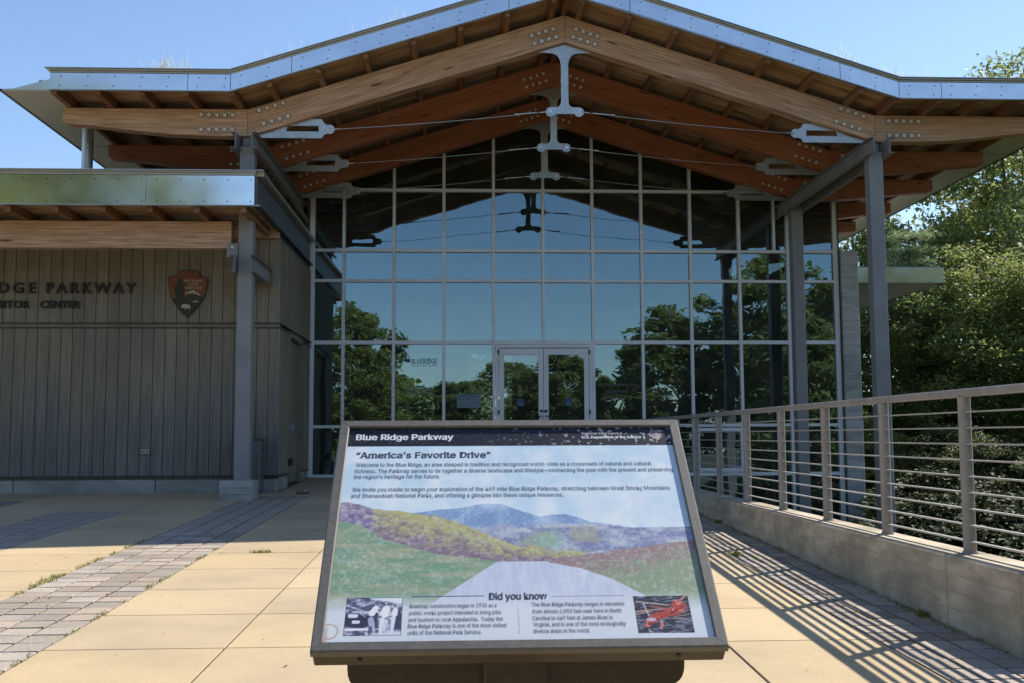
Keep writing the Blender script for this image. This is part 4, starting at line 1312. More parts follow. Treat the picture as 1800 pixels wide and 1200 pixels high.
edge = lambda d, w=.002: np.clip(d / w + .5, 0, 1)
wig = (n2 - .5) * .010
put(edge(curve(far, U) + wig * .4 - V), mixc((84, 116, 170), (124, 158, 204), (n1 - .35) * 2.2))
put(edge(curve(mid, U) + wig - V) * (U > .36), mixc((86, 94, 142), (140, 150, 172), (n5 - .38) * 3))
hill = np.exp(-(((U - .555) / .05) ** 2 + ((V - .325) / .03) ** 2))
put(np.clip(hill * 1.6 - .3 + (n2 - .5), 0, 1) * (V < curve(mid, U)), (104, 150, 128))
put(np.clip((vnoise(U, V * 2, 9, 8) - .56) * 9, 0, 1) * (V < curve(mid, U) - .01) * (V > .27) * (U > .42) * .7, (128, 132, 96))
# left tree bank
def worley(x, y, seed):
    r = np.random.default_rng(seed); N = 128; ox = r.random((N, N)); oy = r.random((N, N)); sh = r.random((N, N))
    xi = np.floor(x).astype(int); yi = np.floor(y).astype(int); best = np.full(x.shape, 9.); val = np.zeros(x.shape)
    for di in (-1, 0, 1):
        for dj in (-1, 0, 1):
            cx = xi + di; cy = yi + dj; px_ = cx + ox[cx % N, cy % N]; py_ = cy + oy[cx % N, cy % N]
            d = np.hypot(x - px_, (y - py_)); m_ = d < best
            best = np.where(m_, d, best); val = np.where(m_, sh[cx % N, cy % N] + (y - py_) * .55, val)
    return best, val
w1, wv = worley(U * 62, V * 70, 51); w2, wv2 = worley(U * 120, V * 130, 52)
bk = edge(curve(bank, U) + wig * .8 - V) * edge(V - curve(bankb, U) + .004)
t = (V - curve(bankb, U)) / np.maximum(curve(bank, U) - curve(bankb, U), .01)
put(bk, mixc((98, 80, 98), (150, 146, 84), (t - .12) * 1.35 + (wv - .5) * .7))
put(bk * np.clip((w1 - .55) * 2.2, 0, 1) * .45, (72, 66, 70)); put(bk * np.clip((wv2 - .75) * 2, 0, 1) * .35, (176, 168, 120))
put(bk * np.clip((.125 - U) / .02, 0, 1) * .8, mixc((74, 64, 112), (150, 136, 168), wv * .8))
mh = edge(curve(mid, U) + wig - V) * (V > np.where(U < .66, curve(bank, U), curve(rfd, U))) * (U > .36)
put(mh * np.clip((w2 - .45) * 1.6, 0, 1) * .5, (70, 78, 128)); put(mh * np.clip((wv2 - .7) * 1.6, 0, 1) * .35, (146, 156, 160))
# meadow left, field right
md = edge(curve(bankb, U) - V + .001) * (U < .57)
put(md, mixc((86, 124, 92), (132, 136, 104), (vnoise(U * .35, V * 3.2, 20, 61) - .40) * 2.6 + np.sin(V * 120 - U * 26 + n4 * 7) * .16))
rf_ = edge(curve(rfd, U) - V) * (U > .555)
put(rf_, mixc((118, 92, 92), (104, 124, 92), (curve(rfd, U) - V - .025) / .05 + (n5 - .5) * 2.0))
# road
streak = vnoise(U * 3.0, V * .6, 30, 66)
rd = (V < .2555) * edge(np.interp(V, [p[1] for p in roadL], [p[0] for p in roadL]) * -1 + U, .003) * edge(np.interp(V, [p[1] for p in roadR[::-1]], [p[0] for p in roadR[::-1]]) - U, .003)
put(rd, mixc((152, 164, 204), (180, 190, 220), (streak - .3) * 1.6))
# fade to pale at the foot
fd = np.clip((.165 - V) / .055, 0, 1)
put(fd, mixc((168, 182, 200), (192, 204, 216), n4 * 1.2))
# flaking specks
n6 = vnoise(U, V, 300, 41, 2)
sp1 = np.clip((n6 * .66 + n1 * .34 - .585) * 12, 0, 1) * np.clip((.60 - V) * 9, .22, 1) * np.clip((V - .13) * 14, .1, 1)
put(sp1 * .22, (200, 212, 232))
put(np.clip((vnoise(U, V, 120, 44, 3) - .56) * 6, 0, 1) * .20 * (V < .655), (206, 220, 240))
# header band
hd = edge(V - .659, .0015)
put(hd, mixc((22, 24, 34), (34, 34, 44), n1))
put(hd * np.clip((vnoise(U, V, 120, 12, 2) - .70) * 22, 0, 1) * np.clip((U - .25) * 2, .25, 1), (190, 196, 206))
# photograph of road workers, lower left
def local(u0, v0, u1, v1): return (U - u0) / (u1 - u0), (V - v0) / (v1 - v0), (U > u0) & (U < u1) & (V > v0) & (V < v1)
a, b_, msk = local(.0695, .0457, .2014, .1524)
ph = mixc((52, 56, 84), (140, 146, 176), (vnoise(a, b_ * 2, 9, 21) - .42) * 4)
def blob(cx, cy, rx, ry, pw=2): return np.clip((1 - (np.abs((a - cx) / rx) ** pw + np.abs((b_ - cy) / ry) ** pw)) * 6, 0, 1)
def phput(mk, col):
    global ph
    ph = ph * (1 - mk[..., None]) + np.array(col, float) * mk[..., None]
phput(np.clip((b_ - .80 + (a - .9) * .25) * 14, 0, 1) * (a > .42), (196, 204, 230))
phput(blob(.22, .38, .26, .16, 4), (38, 40, 62)); phput(blob(.14, .52, .09, .05, 4), (190, 196, 220)); phput(blob(.2, .36, .07, .045, 4), (188, 194, 218))
phput(blob(.22, .17 + 0, .27, .025, 6), (212, 222, 238))
phput(np.clip((.13 - b_ + .03 * np.sin(a * 9)) * 14, 0, 1) * (a > .38), (176, 186, 208))
def stroke(x0, y0, x1, y1, r0, r1, col):
    dx, dy = (x1 - x0) * 1.25, y1 - y0; tt = np.clip(((a - x0) * 1.25 * dx + (b_ - y0) * dy) / (dx * dx + dy * dy), 0, 1)
    phput(np.clip((r0 + (r1 - r0) * tt - np.hypot((a - x0) * 1.25 - tt * dx, b_ - y0 - tt * dy)) * 45, 0, 1), col)
phput(blob(.30, .62, .2, .03, 3), (150, 156, 184)); stroke(.02, .80, .30, .66, .025, .02, (170, 176, 204)); stroke(.25, .60, .36, .48, .02, .015, (186, 190, 214))
for cx in (.52, .93): stroke(cx, .25, cx, .6, .09, .07, (44, 46, 70))
stroke(.47, .36, .45, .06, .055, .045, (62, 62, 92)); stroke(.50, .34, .53, .10, .045, .035, (150, 156, 186)); stroke(.46, .42, .47, .30, .075, .07, (130, 138, 170))
stroke(.47, .58, .53, .72, .085, .075, (212, 220, 238)); stroke(.53, .66, .64, .55, .035, .025, (206, 212, 232)); stroke(.55, .83, .57, .84, .04, .03, (70, 68, 96))
stroke(.66, .42, .64, .08, .07, .05, (196, 206, 226)); stroke(.73, .38, .70, .12, .05, .035, (176, 186, 212)); stroke(.70, .55, .72, .70, .10, .095, (216, 224, 240)); stroke(.66, .68, .60, .52, .035, .028, (208, 214, 232)); stroke(.71, .84, .71, .86, .035, .035, (180, 180, 200)); stroke(.69, .885, .74, .885, .018, .018, (58, 58, 84))
stroke(.85, .45, .84, .10, .065, .04, (192, 202, 224)); stroke(.87, .55, .88, .66, .075, .07, (208, 216, 234)); stroke(.84, .62, .78, .50, .03, .024, (198, 204, 224)); stroke(.87, .78, .87, .80, .04, .035, (60, 58, 84)); stroke(.84, .77, .84, .78, .025, .022, (178, 176, 196))
bord = ((a < .012) | (a > .988) | (b_ < .016) | (b_ > .984))
phput(bord.astype(float), (40, 42, 60))
C[msk] = (ph / 255)[msk]
# red salamander, lower right
a, b_, msk = local(.7488, .0436, .8808, .1482)
ph = mixc((42, 44, 58), (128, 136, 160), (vnoise(a + b_ * .5, b_ * 3.5 - a * .6, 8, 31) - .45) * 4)
for (x0, y0, x1, y1, wd, cl) in ((.05, .85, .62, .74, .022, (214, 196, 190)), (0, .58, .66, .66, .025, (200, 150, 140)), (.0, .5, .3, .57, .02, (190, 160, 150)), (.17, .8, .24, .46, .02, (206, 200, 196)), (.2, .1, .27, -.02, .02, (214, 210, 190)), (.42, .36, .66, .14, .012, (206, 206, 206)), (.68, .42, 1, .5, .018, (196, 160, 150)), (.66, .39, 1, .33, .016, (210, 180, 176)), (.8, .82, .95, .99, .03, (190, 140, 134)), (.3, .72, .7, .62, .03, (170, 96, 92))):
    dx, dy = x1 - x0, y1 - y0; tt = np.clip(((a - x0) * dx + (b_ - y0) * dy) / (dx * dx + dy * dy), 0, 1)
    phput(np.clip((wd - np.hypot(a - x0 - tt * dx, b_ - y0 - tt * dy)) * 60, 0, 1), cl)
best = np.full_like(a, 9.)
chain = [(.18, .20, .055), (.26, .33, .095), (.36, .44, .10), (.46, .48, .10), (.58, .52, .10), (.70, .56, .105), (.80, .64, .12), (.83, .74, .115), (.78, .80, .09), (.70, .74, .055)]
for (x0, y0, r0), (x1, y1, r1) in zip(chain[:-1], chain[1:]):
    dx, dy = x1 - x0, y1 - y0; tt = np.clip(((a - x0) * dx + (b_ - y0) * dy) / (dx * dx + dy * dy), 0, 1)
    best = np.minimum(best, np.hypot(a - x0 - tt * dx, b_ - y0 - tt * dy) - (r0 + (r1 - r0) * tt))
phput(np.clip(-best * 60, 0, 1), mixc((168, 58, 52), (206, 100, 88), (vnoise(a, b_, 20, 33) - .3) * 2)[..., :] if False else (186, 72, 64))
phput(np.clip(-best * 60, 0, 1) * np.clip((vnoise(a, b_, 26, 34, 2) - .60) * 12, 0, 1), (110, 40, 44))
phput(np.clip(-best * 60, 0, 1) * np.clip((vnoise(a, b_, 22, 35, 2) - .64) * 10, 0, 1), (232, 160, 146))
phput(blob(.27, .36, .09, .05), (206, 190, 214)); phput(blob(.45, .24, .03, .09), (206, 130, 124)); phput(blob(.42, .15, .03, .03), (206, 130, 124))
C[msk] = (ph / 255)[msk]
hd_mask = (U > .7488) & (U < .8808) & (V > .0436) & (V < .1482)
# small shield in the header, rust ring bottom left
du, dv = (U - .8862) / .0165, (V - .7005) / .022
sh_ = (np.abs(du) < 1) * (dv < .85) * (dv > -1) * (np.abs(du) < np.clip((dv + 1.05) * 1.1, 0, 1))
put(sh_.astype(float) * .9, mixc((120, 110, 120), (206, 190, 186), (n3 - .3) * 2 + (dv < -.1) * .4))
rr = np.hypot(U - .0365, V - .0585)
put(np.exp(-((rr - .0195) / .0022) ** 2) * .75, (150, 104, 74)); put((rr < .017) * .7, (196, 206, 214))
put(np.exp(-((U - .030) / .004) ** 2) * (V < .07) * .6, (150, 104, 74))
# rules and dotted line
for u0, u1, v0 in ((.2211, .3938, .1535), (.5539, .7296, .1505)):
    put(((U > u0) & (U < u1) & (np.abs(V - v0) < .0012)).astype(float), (60, 64, 86))
put(((np.abs(U - .4735) < .0012) & (V > .046) & (V < .128) & (((V * 260).astype(int) % 2) == 0)).astype(float), (110, 118, 140))
keep = ((V > .659) | hd_mask)[..., None]
C = np.where(keep, C, 1 - (1 - np.clip(C, 0, 1)) ** 1.62)  # lifts the faded print; sky glare is put into the colour too
gray_ = C.mean(-1, keepdims=True)
C = np.where(keep, C, gray_ + (C - gray_) * .80)
colr = lin(np.clip(C, 0, 1)) * .97
me = bpy.data.meshes.new('printed_panel')
pts = P0[None, :] + U.ravel()[:, None] * Ux + V.ravel()[:, None] * Dv + Nv * -.0078
idx = np.arange(NU * NVv).reshape(NVv, NU)
quads = np.stack([idx[:-1, :-1], idx[:-1, 1:], idx[1:, 1:], idx[1:, :-1]], -1).reshape(-1, 4)
me.vertices.add(len(pts)); me.vertices.foreach_set('co', pts.astype(np.float32).ravel())
me.loops.add(quads.size); me.loops.foreach_set('vertex_index', quads.astype(np.int32).ravel())
me.polygons.add(len(quads)); me.polygons.foreach_set('loop_start', (np.arange(len(quads)) * 4).astype(np.int32))
me.update(calc_edges=True)
ca = me.color_attributes.new('print', 'FLOAT_COLOR', 'POINT')
ca.data.foreach_set('color', np.concatenate([colr.reshape(-1, 3), np.ones((len(pts), 1))], 1).astype(np.float32).ravel())
mt, nt_, p_ = new_mat('printed_sheet')
at = node(nt_, 'ShaderNodeAttribute', attribute_name='print'); nt_.links.new(at.outputs['Color'], p_.inputs['Base Color'])
p_.inputs['Roughness'].default_value = .38
p_.inputs['Specular IOR Level'].default_value = .45
M['print'] = mt
panel = link('printed_panel', me, 'print'); panel.parent = ws; panel.matrix_parent_inverse = Matrix.Translation(-ws.location)
tb = MB(); tb.box(.02, .932, .02, .737, -.0195, -.0082); SBx(tb, 'panel_backing', 'signbase')

def stext(s, u0, u1, v0, h, mat='ink', bd=.0, serif=True, v1=None, name='lettering'):
    o = place_text(name, s, sp(u0, v0, -.0072), Ux, Dv, Nv, mat, None, width=u1 - u0, height=h, bold=bd, serif=serif)
    o.parent = panel
    return o
stext('Blue Ridge Parkway', .0483, .3149, .6835, .0215, 'inkwhite', .06, False)
stext('National Park Service', .6758, .789, .7020, .0098, 'inkwhite', .0, False)
stext('U.S. Department of the Interior', .6744, .8403, .6860, .0100, 'inkwhite', .05, False)
stext('\u201cAmerica\u2019s Favorite Drive\u201d', .0539, .4176, .6140, .0215, 'ink', .045, True)
B = .0135; bo = .0
stext('Welcome to the Blue Ridge, an area steeped in tradition and recognized world-wide as a crossroads of natural and cultural', .0548, .8559, .5820, B, 'ink', bo)
stext('richness. The Parkway serves to tie together a diverse landscape and lifestyle\u2014connecting the past with the present and preserving', .0537, .9113, .5590, B, 'ink', bo)
stext("the region\u2019s heritage for the future.", .054, .2814, .5380, B, 'ink', bo)
stext('We invite you inside to begin your exploration of the 469 mile Blue Ridge Parkway, stretching between Great Smoky Mountains', .0532, .8916, .4920, B, 'ink', bo)
stext('and Shenandoah National Parks, and offering a glimpse into these unique resources.', .0522, .6072, .4700, B, 'ink', bo)
stext('Did you know', .4058, .5424, .1425, .0195, 'ink', .045, False)
for s_, u0, u1, v0 in (('Roadway construction began in 1935 as a', .2184, .4228, .1215), ('public works project intended to bring jobs', .2179, .433, .102), ('and tourism to rural Appalachia.  Today the', .2173, .4365, .083), ('Blue Ridge Parkway is one of the most visited', .2167, .4439, .0655), ('units of the National Park Service.', .2162, .387, .0475),
                       ('The Blue Ridge Parkway ranges in elevation', .5062, .7262, .122), ('from almost 6,050 feet near here in North', .5066, .7171, .1025), ('Carolina to 649 feet at James River in', .5056, .6948, .0836), ('Virginia, and is one of the most ecologically', .5061, .7234, .066), ('diverse areas in the world.', .5064, .638, .0479)):
    stext(s_, u0, u1, v0, .0108, 'ink', .0)

# pedestal
def PB(b, n, mt_='signbase'):
    o = b.build(n, mt_); o.parent = ws; o.matrix_parent_inverse = Matrix.Translation(-ws.location); return o
pb = MB(); pb.box(.045, .200, 2.56, 2.70, gz(2.6), .93, ch=.006); PB(pb, 'pedestal_post')
cr_ = fillet([(-.285, .95), (-.285, .838), (.540, .838), (.540, .95)], {1: .05, 2: .05}, .05, 6)
crb = MB(); crb.prism(cr_, 2.600, 2.612, 'y', ch=.002); PB(crb, 'cradle_plate')
cr2 = MB(); cr2.prism(cr_, 2.85, 2.862, 'y'); 
for xx in (-.20, .45):
    q = MB(); q.prism([(2.615, .90), (2.615, .96), (2.86, 1.30), (2.90, 1.30)], xx, xx + .012, 'x'); PB(q, 'support_rib')
q = MB(); q.prism([(2.62, .85), (2.62, 1.12), (2.92, 1.42), (2.98, 1.42), (2.70, .85)], .055, .19, 'x', ch=.003); PB(q, 'pedestal_arm')
PB(MB().box(-.02, .265, 2.49, 2.77, gz(2.6) - .002, gz(2.6) + .014, ch=.003), 'base_plate')

# ================================================================== DECALS ON THE GLASS
YD = YG + .033
def decal_text(root, s, x0, x1, z0, h, mat, off=.01, **kw):
    kw['bold'] = off * 2.5; off = 0.0
    o = place_text('lettering', s, (x0, YD, z0), (1, 0, 0), (0, 0, 1), (0, -1, 0), mat, None, width=x1 - x0, height=h, offset=off, **kw)
    o.parent = root; o.matrix_parent_inverse = Matrix.Translation(-root.location); return o
def dpoly(root, nm, pts, mat, y=None):
    yv = YD if y is None else y
    o = MB().prism(pts, yv, yv + .001).build(nm, mat); o.parent = root; o.matrix_parent_inverse = Matrix.Translation(-root.location); return o
d1 = empty('window_decal', (-.9, YD, 2.95)); tag(d1, 'blue heritage area lettering with mountain mark, upper decal in the bay left of the doors', 'decal')
decal_text(d1, 'BLUERIDGE', -1.105, -.578, 2.955, .105, 'decaldark', .006)
decal_text(d1, 'NATIONAL HERITAGE AREA', -1.105, -.578, 2.90, .032, 'decaldark', .0)
dpoly(d1, 'mountain_mark', [(-1.30, 3.03), (-1.24, 3.06), (-1.13, 3.055), (-1.135, 2.985), (-1.2, 2.98), (-1.25, 3.0)], 'decalblue')
d2 = empty('window_decal', (-.94, YD, 2.4)); tag(d2, 'white national parks lettering, lower decal in the same bay left of the doors', 'decal')
decal_text(d2, "AMERICAS", -1.205, -.665, 2.385, .075, 'decalwhite', .02)
decal_text(d2, 'NATIONAL PARKS', -1.205, -.665, 2.325, .038, 'decalwhite', .006)
dpoly(d2, 'flying_mark', [(-1.0, 2.50), (-.95, 2.475), (-.90, 2.485), (-.80, 2.55), (-.87, 2.49), (-.92, 2.465), (-.98, 2.47), (-1.0, 2.53)], 'decaldark')
d3 = empty('window_notice', (.08, YD, 2.18)); tag(d3, 'pale paper notice taped inside the pane beside the left door', 'notice')
dpoly(d3, 'sheet', [(-.165, 2.035), (.33, 2.035), (.33, 2.325), (-.165, 2.325)], 'paper', YD)
for s_, x0, x1, zz, hh in (('Blue Ridge Parkway', -.14, .28, 2.265, .034), ('Visitor Center', -.14, .14, 2.205, .032), ('CLOSED DAILY', .02, .28, 2.36, .04)):
    o = place_text('lettering', s_, (x0, YD - .002, zz), (1, 0, 0), (0, 0, 1), (0, -1, 0), 'decaldark' if zz < 2.3 else 'decalfaint', None, width=x1 - x0, height=hh, offset=0)
    o.parent = d3; o.matrix_parent_inverse = Matrix.Translation(-d3.location)
d4 = empty('window_decal', (3.2, YD, 2.3)); tag(d4, 'three lines of faint grey house rules lettering on the pane right of the doors', 'decal')
decal_text(d4, 'NO FOOD, BEVERAGES', 2.80, 3.60, 2.475, .055, 'decalfaint', .012)
decal_text(d4, 'NO SMOKING', 2.95, 3.41, 2.345, .055, 'decalfaint', .012)
decal_text(d4, 'NO PETS', 3.03, 3.36, 2.205, .055, 'decalfaint', .012)
def disc(cx, cz, r, n=24): return [(cx + r * math.cos(2 * math.pi * k / n), cz + r * math.sin(2 * math.pi * k / n)) for k in range(n)]
for cx, lab in ((1.158, 'left'), (2.165, 'right')):
    dd = empty('door_sticker', (cx, YG - .002, 2.14)); tag(dd, 'round blue wheelchair sticker on the glass of the %s door leaf' % lab, 'sticker')
    dpoly(dd, 'disc', disc(cx, 2.145, .088), 'decalblue', YG - .003)
    b = MB(); yq = YG - .0045
    b.prism(disc(cx - .012, 2.20, .010, 10), yq, yq + .001); b.prism([(cx - .018, 2.185), (cx - .006, 2.185), (cx - .004, 2.15), (cx + .03, 2.148), (cx + .045, 2.112), (cx + .036, 2.108), (cx + .022, 2.138), (cx - .016, 2.14)], yq, yq + .001)
    ring = [(cx + .0 + .036 * math.cos(R(100 + 14 * k)), 2.132 + .036 * math.sin(R(100 + 14 * k))) for k in range(16)]; ring2 = [(cx + .028 * math.cos(R(100 + 14 * k)), 2.132 + .028 * math.sin(R(100 + 14 * k))) for k in range(16)]
    for k in range(15): b.prism([ring[k], ring[k + 1], ring2[k + 1], ring2[k]], yq, yq + .001)
    b.box(cx - .07, cx + .07, yq, yq + .001, 2.082, 2.092)
    o = b.build('wheelchair_mark', 'decalwhite'); o.parent = dd; o.matrix_parent_inverse = Matrix.Translation(-dd.location)
    de = empty('door_sticker', (cx, YG - .002, 2.33)); tag(de, 'round yellow green sticker above the blue one on the %s door leaf' % lab, 'sticker')
    dpoly(de, 'disc', disc(cx, 2.335, .072), 'decalyellow', YG - .003)
    b = MB(); b.box(cx - .05, cx + .05, yq, yq + .001, 2.325, 2.345); o = b.build('bar_mark', 'decaldark'); o.parent = de; o.matrix_parent_inverse = Matrix.Translation(-de.location)

# ================================================================== VEGETATION
def leaf_mesh(name, centers, nrm_up, sizes, mat, aspect=.55, droop=0.0, r=None):
    """one bent leaf (2 quads folded on the midrib reduced to a rhombus) per centre"""
    r = r or rng
    n = len(centers)
    d = r.normal(size=(n, 3)); d[:, 2] *= .5; d[:, 2] -= droop; d /= np.linalg.norm(d, axis=1)[:, None]
    nn = r.normal(size=(n, 3)) + np.array([0, 0, nrm_up]); 
    sd_ = np.cross(d, nn); sd_ /= np.linalg.norm(sd_, axis=1)[:, None] + 1e-9
    L_ = sizes[:, None] * d; W_ = (sizes * aspect)[:, None] * sd_ * .5
    up = np.cross(sd_, d) * (sizes * .12)[:, None]
    v = np.stack([centers, centers + L_ * .45 + W_ + up, centers + L_, centers + L_ * .45 - W_ + up], 1).reshape(-1, 3)
    me = bpy.data.meshes.new(name)
    me.vertices.add(4 * n); me.vertices.foreach_set('co', v.astype(np.float32).ravel())
    me.loops.add(4 * n); me.loops.foreach_set('vertex_index', np.arange(4 * n, dtype=np.int32))
    me.polygons.add(n); me.polygons.foreach_set('loop_start', (np.arange(n) * 4).astype(np.int32))
    me.update(calc_edges=True)
    me.materials.append(M[mat])
    return me
def crown_mesh(h0, h1, rad, nclump, nleaf, size, mat, seed, up=1.6, top_sharp=.8):
    r = np.random.default_rng(seed)
    cs = []
    limbs = []
    while len(cs) < nclump:
        p = r.uniform(-1, 1, 3)
        q = np.linalg.norm(p)
        if q > 1 or q < .35: continue
        if r.random() > q ** 1.2: continue
        z = h0 + (h1 - h0) * (p[2] * .5 + .5)
        shr = 1 - .35 * max(0, p[2]) ** 2 * top_sharp
        bump = 1 + .22 * math.sin(3 * math.atan2(p[1], p[0]) + seed) + .12 * math.sin(5 * p[2] * 2 + seed)
        cs.append((p[0] * rad * shr * bump, p[1] * rad * shr * bump, z))
    cs = np.array(cs)
    rr = r.uniform(.35, .75, nclump) * rad / 3.2
    k = r.integers(0, nclump, nleaf)
    off = r.normal(size=(nleaf, 3)); off /= np.linalg.norm(off, axis=1)[:, None] + 1e-9
    off *= (r.random(nleaf) ** .45)[:, None] * rr[k][:, None] * np.array([1.15, 1.15, .7])
    pts = cs[k] + off
    return leaf_mesh('crown', pts, up, r.uniform(.6, 1.25, nleaf) * size, mat, r=r), cs
def trunk_mesh(h, r0, cs, seed, nl=14):
    rr = random.Random(seed); b = MB()
    pts = [(0, 0, -.6)]; x = y = 0
    for k in range(1, 8):
        x += rr.uniform(-.12, .12); y += rr.uniform(-.12, .12); pts.append((x, y, h * k / 7))
    b.path(pts, [r0 * (1.15 - .95 * k / 7) for k in range(8)], 9)
    for j in range(nl):
        c = cs[rr.randrange(len(cs))]; i = min(6, max(1, int((c[2] / h) * 7 * .6))); p = Vector(pts[i]); q = Vector(c)
        mid_ = p.lerp(q, .5) + Vector((rr.uniform(-.2, .2), rr.uniform(-.2, .2), .15))
        b.path([p, mid_, q], [r0 * .35, r0 * .2, r0 * .06], 6)
    me = b.mesh('trunk'); me.materials.append(M['bark']); return me
crowns = {}
def variant(key, *a):
    if key not in crowns:
        cm, cs = crown_mesh(*a)
        crowns[key] = (cm, trunk_mesh(a[1] * .93, .14 * a[2] / 3, cs, a[7]))
    return crowns[key]
def place_tree(key, params, x, y, z, sc, rot, label, cat='tree', group=None, name='broadleaf_tree'):
    cm, tm = variant(key, *params)
    root = empty(name, (x, y, z)); tag(root, label, cat, group)
    root.scale = (sc[0], sc[0], sc[1]) if isinstance(sc, tuple) else (sc,) * 3; root.rotation_euler = (0, 0, rot)
    link('trunk', tm, None, root); link('crown', cm, None, root)
    return root
VA = ('A', (.2, 12.0, 3.6, 300, 46000, .17, 'leaf', 11))
VB = ('B', (.1, 11.0, 3.8, 280, 46000, .18, 'leafmix', 12))
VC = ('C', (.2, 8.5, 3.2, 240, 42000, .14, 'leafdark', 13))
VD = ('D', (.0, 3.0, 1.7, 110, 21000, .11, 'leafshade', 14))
VF = ('F', (.4, 9.0, 3.2, 190, 34000, .26, 'leafbright', 16))
VE = ('E', (.6, 9.0, 3.0, 150, 27000, .26, 'leaf', 15))
def T(v, *a, **k): return place_tree(v[0], v[1], *a, **k)
gR = 'forest trees right of the hall'
for (v_, x, y, r_, h_, lab) in (
    ('A', 9.9, 27.5, .62, .42, 'small bright tree just right of the concrete pilaster'),
    ('C', 12.0, 25.2, .60, .50, 'rounded tree showing below the canopy end'),
    ('C', 14.0, 23.5, .62, .46, 'leafy tree halfway up behind the railing, right of the second steel post'),
    ('B', 11.4, 31.5, .80, .86, 'mid height tree above the canopy roof'),
    ('A', 14.6, 29.0, .78, .80, 'bright mid height tree right of the steel post'),
    ('C', 16.6, 25.6, .70, .66, 'bushy tree at the right edge above the handrail'),
    ('C', 15.2, 20.6, .62, .50, 'darker low tree behind the railing at the right edge'),
    ('B', 18.3, 30.2, .86, .96, 'tall sunlit tree at the right edge'),
    ('A', 14.2, 37.0, 1.0, 1.05, 'tall tree whose crown meets the eave'),
    ('C', 12.4, 20.0, .50, .34, 'low dark tree behind the middle of the railing'),
    ('A', 19.4, 36.0, 1.1, 1.5, 'tallest tree whose top shows above the roof at far right'),
    ('A', 21.5, 27.5, .9, 1.0, 'tree beyond the right edge of the view')):
    V_ = {'A': VA, 'B': VB, 'C': VC}[v_]
    T(V_, x, y, -2.6 - .03 * max(0, y - 26), (r_, h_), x * 1.9, lab, group=gR)
T(VA, 22.5, 40.0, -3.4, (1.5, 1.35), 3.0, 'large rear tree right of the others', group=gR)
T(VA, 9.0, 44.0, -3.4, (1.5, 1.15), 1.0, 'broad tree standing behind the hall', group=gR)
T(VB, .0, 42.0, -3.4, (1.4, .9), 1.7, 'tree directly behind the hall, hidden by it', group=gR)
T(VB, -4.0, 40.0, -3.4, (1.4, .8), 1.7, 'tree behind the hall near the timber wing', group=gR)
gS = 'shrubs below the railing'
for i, (x, y, s, lab) in enumerate(((8.2, 17.5, 1.0, 'low shrub right of the second steel post'), (9.8, 15.2, 1.15, 'leafy shrub behind the railing under the right post'), (8.0, 12.6, 1.0, 'shrub behind the fourth gap of the railing'), (10.6, 12.4, 1.3, 'wide shrub lower right behind the railing'), (12.6, 17.6, 1.5, 'tall shrub behind the railing near the right edge'), (6.6, 10.2, .72, 'near dark shrub beside the sloping coping'), (9.6, 20.5, 1.1, 'shrub at the foot of the pilaster'), (11.5, 21.2, 1.5, 'big shrub between posts below the canopy'), (13.2, 13.8, 1.5, 'shrub outside the right edge'))):
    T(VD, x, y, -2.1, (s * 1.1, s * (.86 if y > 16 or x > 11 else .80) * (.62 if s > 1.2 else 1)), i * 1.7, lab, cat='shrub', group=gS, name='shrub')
# pine with fine needles
def pine():
    r = np.random.default_rng(40); b = MB(); H = 11.5
    b.path([(0, 0, -.6), (.05, 0, 4), (0, .05, 8), (.03, 0, H)], [.17, .13, .08, .02], 8)
    C_ = []
    z = 1.5
    while z < H - .3:
        nb = 6
        L_ = 2.7 * (1 - (z / H) ** 1.6) + .35
        a0 = r.uniform(0, 6.28)
        for k in range(nb):
            a = a0 + k * 6.28 / nb + r.uniform(-.25, .25); l_ = L_ * r.uniform(.75, 1.1)
            e = np.array([math.cos(a) * l_, math.sin(a) * l_, z + l_ * .12])
            b.path([(0, 0, z), tuple(e * .5 + np.array([0, 0, z]) * .5 + np.array([0, 0, -.05])), tuple(e)], [.035, .022, .008], 5)
            for q in range(int(14 * l_) + 3):
                t_ = r.uniform(.3, 1.02); base = np.array([0, 0, z]) * (1 - t_) + e * t_ + r.normal(size=3) * np.array([.16, .16, .06]) * (1.2 - t_ * .5)
                C_.append(base)
        z += r.uniform(.38, .55)
    C_ = np.array(C_); k = np.repeat(np.arange(len(C_)), 26)
    pts = C_[k] + r.normal(size=(len(k), 3)) * .06
    cm = leaf_mesh('crown', pts, .2, r.uniform(.12, .22, len(k)), 'needle', aspect=.09, r=r)
    root = empty('pine_tree', (13.4, 30.5, -2.7)); tag(root, 'feathery pale green pine in front of the broadleaf trees above the canopy', 'tree')
    tm = b.mesh('trunk'); tm.materials.append(M['bark']); link('trunk', tm, None, root); link('crown', cm, None, root)
    root.scale = (1, 1, .92)
pine()
